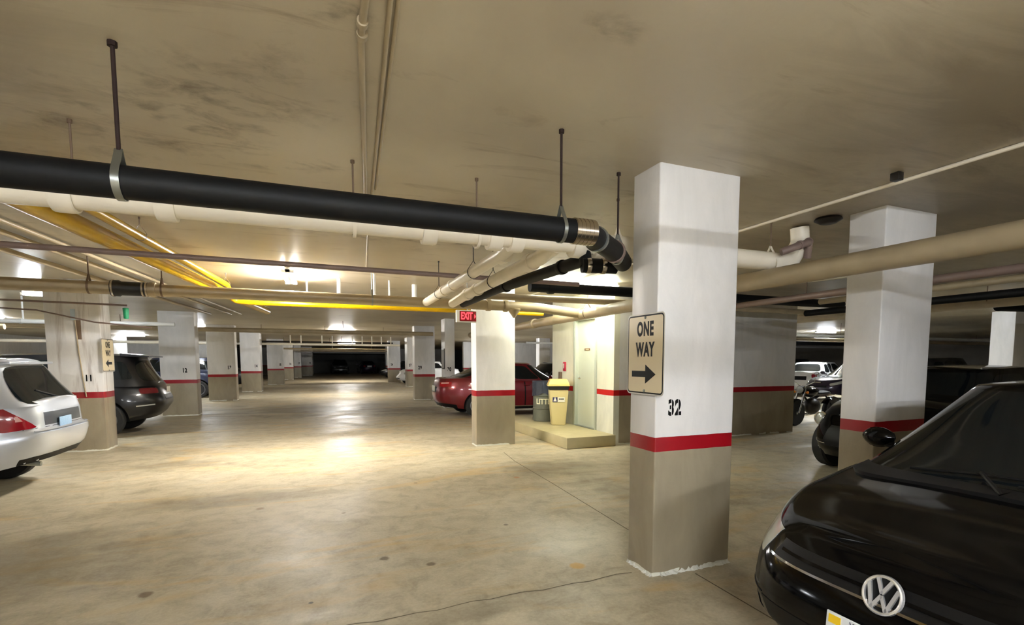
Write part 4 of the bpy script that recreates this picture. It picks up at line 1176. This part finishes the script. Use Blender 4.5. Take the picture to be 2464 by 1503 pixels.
# round emblem: ring with the two interlocked letters
em = empty('badge'); em.parent = vw
bp_ = VW.B(VW.o.u_end(0), .835)
em.location = (bp_.x + .016, 0, bp_.z); em.rotation_euler = (0, -.32, 0)
bm = bmesh.new(); lathe(bm, [(0, -.012), (.07, -.012), (.07, 0), (0, .002)], seg=48, axis='x'); obj('disc', bm, M['trim'], em)
bm = bmesh.new()
n = 64; pr = None; rws = []
for k in range(n):
    a = 2 * PI * k / n
    rws.append([bm.verts.new((x, r * math.cos(a), r * math.sin(a))) for r, x in ((.062, .002), (.064, .009), (.069, .012), (.074, .009), (.076, -.004), (.062, -.004))])
for k in range(n):
    for j in range(6): bm.faces.new((rws[k][j], rws[k][(j + 1) % 6], rws[(k + 1) % n][(j + 1) % 6], rws[(k + 1) % n][j]))
obj('ring', bm, M['badge'], em)
bm = bmesh.new()
def stroke(bm, pts, wd):
    for (a, b) in zip(pts, pts[1:]):
        a, b = Vector((0, *a)), Vector((0, *b)); d = (b - a).normalized(); nn = Vector((0, -d.z, d.y)) * wd / 2
        q = [a + nn, b + nn, b - nn, a - nn]
        lo = [bm.verts.new(v + Vector((.000, 0, 0))) for v in q]; hi = [bm.verts.new(v + Vector((.010, 0, 0)) ) for v in q]
        bm.faces.new(lo); bm.faces.new(hi)
        for k in range(4): bm.faces.new((lo[k], lo[(k + 1) % 4], hi[(k + 1) % 4], hi[k]))
stroke(bm, [(-.027, .061), (0, .005), (.027, .061)], .0135)
stroke(bm, [(-.055, .036), (-.027, -.056), (0, -.003), (.027, -.056), (.055, .036)], .0135)
obj('letters', bm, M['badge'], em, False)
# headlamp inner lens and licence plate
pl = plate_on(vw, VW, True, .475, dx=.028, tilt=-.06)
M_ = facing((1, 0, 0), (.0045, 0, 0))
text_mesh('lettering', 'VIRGINIA', .032, M['ink'], facing((1, 0, 0), (.005, 0, .058)), pl, .9, .0006, .0004)
text_mesh('lettering', 'TJV 4827'[:1] + 'V', .085, M['number'], facing((1, 0, 0), (.005, -.09, -.012)), pl, .8, .002, .0004)
bm = bmesh.new(); box(bm, .0035, .0055, -.145, -.095, .035, .068); obj('registration_sticker', bm, M['plateyellow'], pl, False)

# --- silver wagon at the left edge ------------------------------------------------
FO = Car(L=4.45, W=1.74, nf=3.4, nr=4.6, zb=.24, rise=.20, crown=.03,
         zs=[(-2.2, 1.09), (-1.5, 1.04), (-1, 1.01), (.9, .98), (1.6, .92), (2.2, .78)],
         rf=[(0, .94), (.18, .985), (.38, 1.0), (.50, 1.0), (.54, .972), (.75, .968), (1, .955)],
         wf=[(0, .92), (.12, .97), (.4, 1), (.52, .99), (.56, .975), (.8, .965), (1, .93)],
         wheels=(1.30, -1.22), wr=.33, gz=(1.02, 1.56), gb=(1.15, -2.10), gt=(.40, -1.78), gw=(.91, .70), gn=(3.4, 6.5), gbow=.03)
fo = build_car('silver_wagon', FO, 'p_silver', (-2.80 - 2.225, 7.98), PI, 'silver station wagon with red tail lamps parked tail out at the left edge', opts=dict(
    glass=(.14, .90), rww=.84, rlo=.02, side=[(.66, .12, .14, .88), (.06, -.42, .14, .88), (-.50, -.86, .14, .86)], handles=(.1, -.85),
    patches=[('tail_lamp', 'redlamp', lambda c, e, sd: [(e(.66, False), .56), (sd(-.84, 1), .56), (sd(-.86, 1), .99), (e(.87, False), .99)], .010, {'rnd': .08}),
             ('tail_lamp', 'redlamp', lambda c, e, sd: [(e(-.66, False), .56), (sd(-.84, -1), .56), (sd(-.86, -1), .99), (e(-.87, False), .99)], .010, {'rnd': .08}),
             ('reversing_lamp', 'pinklamp', lambda c, e, sd: [(e(.775, False), .70), (sd(-.90, 1), .70), (sd(-.90, 1), .79), (e(.80, False), .79)], .014, {}),
             ('reversing_lamp', 'pinklamp', lambda c, e, sd: [(e(-.775, False), .70), (sd(-.90, -1), .70), (sd(-.90, -1), .79), (e(-.80, False), .79)], .014, {}),
             ('plate_recess', 'p_grey', lambda c, e, sd: [(e(.58, False), .58), (e(-.40, False), .58), (e(-.40, False), .80), (e(.58, False), .80)], .002, {}),
             ('bumper_step', 'p_silver', lambda c, e, sd: [(e(.74, False), .495), (e(-.74, False), .495), (e(-.74, False), .512), (e(.74, False), .512)], .004, {'nv': 1}),
             ('tailgate_seam', 'trim', lambda c, e, sd: [(e(.78, False), .548), (e(-.78, False), .548), (e(-.78, False), .556), (e(.78, False), .556)], .002, {'nv': 1}),
             ('lower_valance', 'trim', lambda c, e, sd: [(e(.80, False), .0), (e(-.80, False), .0), (e(-.80, False), .09), (e(.80, False), .09)], .004, {})],
    sillmat='p_grey'), shell=160)
pl = plate_on(fo, FO, False, .80, 'plateblue', y=.14, dx=.014)
for s in (1, -1):
    bm = bmesh.new(); tube(bm, [(.30, s * .50, 1.50), (.18, s * .50, 1.555), (-1.25, s * .50, 1.545), (-1.37, s * .50, 1.50)], .014, 10, .05); obj('roof_rail', bm, M['trim'], fo)
bm = bmesh.new(); tube(bm, [(-1.8, .42, .37), (-2.03, .42, .35)], .028, 14); obj('exhaust_pipe', bm, M['galv'], fo)
bm = bmesh.new(); tube(bm, [(-2.10, -.15, 1.08), (-2.05, .02, 1.12), (-1.98, .30, 1.20)], .009, 8); obj('rear_wiper', bm, M['trim'], fo)
bm = bmesh.new(); box(bm, -1.86, -1.60, -.50, .50, 1.495, 1.53, .01); obj('roof_spoiler', bm, M['p_silver'], fo)

# --- dark crossover behind column 11 -------------------------------------------------
SU = Car(L=4.6, W=1.86, nf=3.4, nr=3.6, zb=.26, crown=.04,
         zs=[(-2.3, 1.06), (-1, 1.06), (1, 1.02), (1.7, .96), (2.3, .8)],
         rf=[(0, .90), (.15, .955), (.38, 1.0), (.52, 1.0), (.66, .985), (.82, .965), (1, .93)],
         wheels=(1.36, -1.32), wr=.36, gz=(1.06, 1.66), gb=(1.2, -2.18), gt=(.35, -1.86), gw=(.90, .68), gn=(3.4, 4.4), gbow=.07)
def suv_opts(**k):
    d = dict(glass=(.12, .86), rww=.80, rlo=.16, side=[(.68, .10, .14, .84), (.04, -.46, .14, .84), (-.54, -.84, .24, .80)],
             patches=lamps_rear(.50, .72, .88, -.86, 'darkredlamp') + grille(.36, .50, .66, 'trim', 'plate_recess', .002, False) + lamps_front(.55, .74, .92, .80) + grille(.5, .55, .78) +
             [('reflector', 'clearlamp', lambda c, e, sd: [(e(.84, False), .38), (e(.66, False), .38), (e(.66, False), .41), (e(.84, False), .41)], .004, {})])
    d.update(k); return d
def spoiler(root, c, mt, y=.56, x0=-1.45, x1=-1.78, z=None):
    z = z or c.gz[1]
    bm = bmesh.new()
    vs = [[bm.verts.new((xx, yy, zz)) for yy in (-y, 0, y)] for xx, zz in ((x0, z + .012), (x1, z - .045), (x1, z - .07), (x0, z - .05))]
    for k in range(4):
        a, b = vs[k], vs[(k + 1) % 4]
        for j in range(2): bm.faces.new((a[j], a[j + 1], b[j + 1], b[j]))
    bm.faces.new([v[0] for v in vs]); bm.faces.new([v[2] for v in vs][::-1])
    obj('roof_spoiler', bm, M[mt], root)
su = build_car('dark_crossover', SU, 'p_dark', (-3.0 - 2.3, 13.25), PI + .03, 'dark grey crossover parked tail out between columns 11 and 12', opts=suv_opts())
spoiler(su, SU, 'p_dark', .60, -1.60, -2.08, 1.675)
plate_on(su, SU, False, .90, 'whitelabel', y=-.1, w=.30, h=.15, dx=.012)

# --- red sedan ---------------------------------------------------------------------
SE = Car(L=4.8, W=1.82, nf=3.2, nr=3.4, zb=.20, crown=.035,
         zs=[(-2.4, 1.04), (-1.7, 1.07), (-.8, 1.0), (.9, .94), (1.7, .86), (2.4, .70)],
         rf=[(0, .94), (.2, .985), (.42, 1.0), (.6, .995), (.82, .975), (1, .955)],
         wheels=(1.45, -1.36), wr=.33, gz=(1.0, 1.47), gb=(1.30, -2.08), gt=(.42, -1.05), gw=(.86, .62), gn=(3.2, 4.0), gbow=.04)
def sedan_opts(**k):
    d = dict(glass=(.14, .90), rww=.84, side=[(.62, .06, .16, .86), (.0, -.58, .16, .86)], lean=.86,
             patches=lamps_rear(.50, .68, .90, -.90) + lamps_front(.55, .70, .92, .80) + grille(.45, .55, .72) + grille(.6, .10, .28, 'trim', 'lower_grille') + grille(.30, .55, .78, 'trim', 'plate_recess', .002, False))
    d.update(k); return d
rd = build_car('red_sedan', SE, 'p_red', (2.95 + 2.4, 14.05), 0, 'dark red sedan parked behind the middle column with its tail toward the lane', opts=sedan_opts(
    patches=lamps_rear(.44, .72, .90, -.87) + [('reversing_lamp', 'pinklamp', lambda c, e, sd: [(e(-.50, False), .83), (sd(-.90, -1), .84), (sd(-.90, -1), .875), (e(-.50, False), .875)], .008, {}),
             ('reversing_lamp', 'pinklamp', lambda c, e, sd: [(e(.50, False), .83), (sd(-.90, 1), .84), (sd(-.90, 1), .875), (e(.50, False), .875)], .008, {})] + grille(.30, .50, .70, 'trim', 'plate_recess', .002, False) +
             [('sill_strip', 'chrome', lambda c, e, sd: [(sd(.42, -1), .10), (sd(-.42, -1), .10), (sd(-.42, -1), .125), (sd(.42, -1), .125)], .006, {'nv': 1}),
              ('lower_valance', 'trim', lambda c, e, sd: [(e(.8, False), 0), (e(-.8, False), 0), (e(-.8, False), .12), (e(.8, False), .12)], .004, {})] + lamps_front()))
plate_on(rd, SE, False, .78, 'whitelabel', dx=.012)

# --- the other cars of the left row ---------------------------------------------------
def mini_opts(**k): return sedan_opts(**k)
bl = build_car('blue_crossover', SU, 'p_blue', (-3.55 - 2.3, 25.2), PI, 'dark blue car seen between columns 12 and 13', opts=suv_opts(), shell=90)
plate_on(bl, SU, False, .80, 'plateyellow', dx=.012, w=.3)
build_car('dark_sedan', SE, 'p_dark', (-3.4 - 2.4, 32.0), PI, 'dark car with a white plate glimpsed between columns 14 and 15', opts=sedan_opts(), shell=80)

# --- far bay -----------------------------------------------------------------------
a = build_car('grey_pickup', SU, 'p_grey', (2.35, 62.2), -PI / 2, 'grey truck with a chrome framed grille in the dark far bay, left of the two', opts=suv_opts(
    patches=lamps_front(.62, .74, .90, .84) + grille(.48, .50, .78, 'chrome', 'grille_frame', .012) + grille(.42, .56, .72, 'trim', 'grille', .02) + grille(.75, .30, .42, 'clearlamp', 'bumper', .02)), shell=80)
plate_on(a, SU, True, .50, dx=.04)
a = build_car('dark_red_sedan', SE, 'p_purple', (5.3, 62.4), PI / 2 + .05, 'dark sedan with a white plate in the dark far bay, right of the two', opts=sedan_opts(), shell=80)
plate_on(a, SE, False, .86, dx=.02, w=.5, h=.22)
build_car('dark_hatchback', SE, 'p_dark', (4.9 + 2.4, 46.0), PI, 'dark car parked nose out behind column 26', opts=sedan_opts(), shell=80)

# --- small white car --------------------------------------------------------------
BE = Car(L=4.2, W=1.78, nf=2.6, nr=2.8, zb=.22, crown=.12,
         zs=[(-2.1, .82), (-1.2, 1.0), (.3, .98), (1.1, .95), (1.6, .86), (2.1, .62)],
         wheels=(1.28, -1.28), wr=.33, gz=(.98, 1.46), gb=(1.0, -1.6), gt=(.25, -.7), gw=(.80, .58), gn=(2.8, 2.8), gbow=.06)
be = build_car('white_coupe', BE, 'p_white', (4.58 + 2.1, 33.1), PI, 'small rounded white car nosing out between columns 26 and 27', opts=dict(
    glass=(.2, .9), side=[(.6, -.5, .2, .84)], patches=[
        ('headlamp', 'clearlamp', lambda c, e, sd: [(e(-.72), .66), (sd(.72, -1) - 1, .74), (sd(.70, -1) - 1, .95), (e(-.66), .90)], .006, {'rnd': .3}),
        ('headlamp', 'clearlamp', lambda c, e, sd: [(e(.66), .90), (sd(.70, 1), .95), (sd(.72, 1), .74), (e(.72), .66)], .006, {'rnd': .3}),
        ('lower_grille', 'trim', lambda c, e, sd: [(e(-.5), .15), (e(.5), .15), (e(.5), .33), (e(-.5), .33)], .004, {}),
        ('side_intake', 'trim', lambda c, e, sd: [(e(-.85), .22), (e(-.62), .20), (e(-.62), .34), (e(-.85), .32)], .006, {})]), shell=90)

# --- right lane --------------------------------------------------------------------
RE = Car(L=4.3, W=1.72, nf=2.8, nr=3.4, zb=.20, crown=.10,
         zs=[(-2.15, 1.02), (-1, 1.04), (.6, 1.02), (1.2, .98), (1.7, .90), (2.15, .74)],
         wheels=(1.32, -1.30), wr=.34, gz=(1.0, 1.46), gb=(.95, -1.9), gt=(.35, -1.55), gw=(.86, .66), gn=(3.2, 4.0), gbow=.05)
re_ = build_car('black_retro_car', RE, 'p_black', (6.2 + 2.15, 4.42), PI, 'black car with a round headlamp, parked between the motorcycle and column 33', opts=dict(
    glass=(.16, .88), side=[(.66, .05, .18, .84), (-.02, -.60, .18, .84)], patches=[
        ('chrome_grille', 'trim', lambda c, e, sd: [(e(-.36), .30), (e(.36), .30), (e(.28), .84), (e(-.28), .84)], .006, {}),
        ('bumper_trim', 'chrome', lambda c, e, sd: [(sd(.86, -1) - 1, .34), (e(-.3), .34), (e(-.3), .365), (sd(.86, -1) - 1, .365)], .008, {'nv': 1}),
        ('fog_lamp', 'clearlamp', lambda c, e, sd: [(e(-.66), .13), (e(-.5), .13), (e(-.5), .20), (e(-.66), .20)], .008, {'rnd': .3})],
    handlemat='chrome'), shell=120)
for s in (1, -1):
    bm = bmesh.new(); p = RE.B(RE.o.u_end(s * .66), .80)
    bmesh.ops.create_uvsphere(bm, u_segments=24, v_segments=14, radius=.085)
    for v in bm.verts: v.co.x *= .45
    bmesh.ops.translate(bm, vec=(p.x + .0, p.y, p.z), verts=bm.verts[:])
    obj('round_headlamp', bm, M['clearlamp'], re_)
    n = 40; bm = bmesh.new(); pr = None
    pts = [Vector((p.x + .015, p.y + .092 * math.cos(2 * PI * k / n), p.z + .092 * math.sin(2 * PI * k / n))) for k in range(n + 1)]
    tube(bm, pts, .012, 8, 0, False); obj('headlamp_ring', bm, M['chrome'], re_)
for s in (1, -1):
    bm = bmesh.new(); tube(bm, [(.2, s * .50, 1.45), (-1.4, s * .50, 1.46)], .012, 8); obj('roof_rail', bm, M['galv'], re_)
build_car('dark_suv', SU, 'p_dark', (20.9, 11.2), 0, 'tall dark car seen over the roof of the black car just right of column 33', opts=suv_opts(), shell=90)
ws = build_car('white_sedan', SE, 'p_white', (26.4, 20.1), 0, 'white car in side view in the lit far right lane', opts=sedan_opts(), shell=90)
ws = build_car('white_hatchback', SE, 'p_white', (21.55, 16.95), .45, 'white car with a red tail lamp at the left of the lit far right lane', opts=sedan_opts(), shell=90)
build_car('purple_hatchback', SE, 'p_purple', (20.3, 13.95), PI, 'dark purple car in front of the white cars in the far right lane', opts=sedan_opts(), shell=80)
build_car('grey_sedan', SE, 'p_grey', (8.2, 17.3), PI, 'grey car whose windscreen shows behind the roof of the red sedan', opts=sedan_opts(), shell=80)
build_car('dark_minivan', SU, 'p_dark', (27.5, 22.6), 0, 'dark car behind the white cars in the far right lane', opts=suv_opts(), shell=80)

# --- motorcycles --------------------------------------------------------------------
def motorcycle(loc, rz, label, lean=.12, s=1):
    t = empty('motorcycle', (loc[0], loc[1], 0), rz, label, 'motorcycle')
    R = .31
    for x, nm in ((.72, 'front_wheel'), (-.72, 'rear_wheel')):
        bm = bmesh.new()
        lathe(bm, [(R - .07, -.05), (R - .02, -.06), (R, -.02), (R, .02), (R - .02, .06), (R - .07, .05)], seg=40, axis='y')
        w_ = obj(nm, bm, M['tyre'], t); w_.location = (x, 0, R)
        bm = bmesh.new()
        lathe(bm, [(R - .085, -.03), (R - .065, -.045), (R - .065, .045), (R - .085, .03)], seg=40, axis='y')
        lathe(bm, [(0, -.06), (.035, -.06), (.035, .06), (0, .06)], seg=16, axis='y')
        for k in range(14):
            a = 2 * PI * k / 14; tube(bm, [(0, .02 * (-1) ** k, 0), ((R - .08) * math.cos(a), 0, (R - .08) * math.sin(a))], .004, 5)
        obj('spokes', bm, M['galv'], w_)
    bm = bmesh.new()
    for s_ in (-1, 1): tube(bm, [(.72, s_ * .09, R), (.48, s_ * .09, .86)], .024, 12); 
    obj('fork', bm, M['chrome'], t)
    bm = bmesh.new(); n = 14
    rows = []
    for k in range(n):
        a = math.radians(10 + 130 * k / (n - 1)); rows.append([bm.verts.new((.72 + (R + .03) * math.cos(a), y, R + (R + .03 + dz) * math.sin(a))) for y, dz in ((-.075, -.03), (-.04, 0), (.04, 0), (.075, -.03))])
    for a, b in zip(rows, rows[1:]):
        for j in range(3): bm.faces.new((a[j], a[j + 1], b[j + 1], b[j]))
    bmesh.ops.solidify(bm, geom=bm.faces[:], thickness=.006)
    obj('front_fender', bm, M['p_black'], t)
    bm = bmesh.new(); tube(bm, [(.33, -.36, 1.04), (.42, -.26, 1.05), (.47, -.08, .95), (.47, .08, .95), (.42, .26, 1.05), (.33, .36, 1.04)], .013, 10, .05)
    h = obj('handlebar', bm, M['chrome'], t)
    for s_ in (-1, 1):
        bm = bmesh.new(); tube(bm, [(.31, s_ * .38, 1.035), (.36, s_ * .30, 1.045)], .02, 10); obj('grip', bm, M['trim'], h)
        bm = bmesh.new(); tube(bm, [(.42, s_ * .26, 1.05), (.44, s_ * .30, 1.22)], .006, 8); bmesh.ops.create_uvsphere(bm, u_segments=14, v_segments=8, radius=.06, matrix=Matrix.Translation((.44, s_ * .32, 1.25)) @ Matrix.Diagonal((.3, 1, .7, 1)))
        obj('side_mirror', bm, M['chrome'], h)
    bm = bmesh.new(); lathe(bm, [(0, .12), (.06, .11), (.095, .03), (.10, -.04), (0, -.05)], (.52, 0, .86), 28, 'x'); 
    for v in bm.verts: v.co.x = .52 - (v.co.x - .52) 
    hl = obj('headlamp_shell', bm, M['p_black'], t)
    bm = bmesh.new(); lathe(bm, [(0, .02), (.06, .015), (.088, 0), (.088, -.02), (0, -.02)], (.575, 0, .86), 28, 'x'); obj('headlamp_lens', bm, M['clearlamp'], hl)
    for s_ in (-1, 1):
        bm = bmesh.new(); bmesh.ops.create_uvsphere(bm, u_segments=14, v_segments=8, radius=.035, matrix=Matrix.Translation((.53, s_ * .17, .80))); tube(bm, [(.5, 0, .80), (.52, s_ * .15, .80)], .008, 6); obj('turn_signal', bm, M['amber'], t)
    def blob(nm, c, r, mt_):
        bm = bmesh.new(); bmesh.ops.create_uvsphere(bm, u_segments=22, v_segments=14, radius=1, matrix=Matrix.Translation(c) @ Matrix.Diagonal((*r, 1))); return obj(nm, bm, M[mt_], t)
    blob('fuel_tank', (.18, 0, .80), (.29, .15, .13), 'p_black')
    blob('seat', (-.28, 0, .76), (.32, .14, .06), 'trim')
    blob('engine', (.08, 0, .45), (.24, .17, .20), 'darkmetal')
    bm = bmesh.new(); tube(bm, [(.2, -.15, .42), (.3, -.17, .25), (0, -.18, .22), (-.9, -.2, .28)], .035, 12, .08); obj('exhaust_pipe', bm, M['chrome'], t)
    bm = bmesh.new(); rows = []
    for k in range(n):
        a = math.radians(30 + 140 * k / (n - 1)); rows.append([bm.verts.new((-.72 + (R + .04) * math.cos(a), y, R + (R + .04 + dz) * math.sin(a))) for y, dz in ((-.09, -.04), (-.05, 0), (.05, 0), (.09, -.04))])
    for a, b in zip(rows, rows[1:]):
        for j in range(3): bm.faces.new((a[j], a[j + 1], b[j + 1], b[j]))
    bmesh.ops.solidify(bm, geom=bm.faces[:], thickness=.006)
    obj('rear_fender', bm, M['p_black'], t)
    bm = bmesh.new(); tube(bm, [(0, .12, .3), (-.06, .30, .01)], .011, 8); tube(bm, [(.45, 0, .86), (.4, 0, .7), (-.1, 0, .28), (-.72, 0, .31)], .022, 10, .05); tube(bm, [(.4, 0, .72), (-.45, 0, .70), (-.72, .08, .31)], .02, 10, .05); obj('frame', bm, M['trim'], t)
    t.rotation_euler = (0, 0, rz)
    return t
motorcycle((11.2, 8.75), PI + .1, 'black motorcycle with a round headlamp parked at the end of the grey wall')
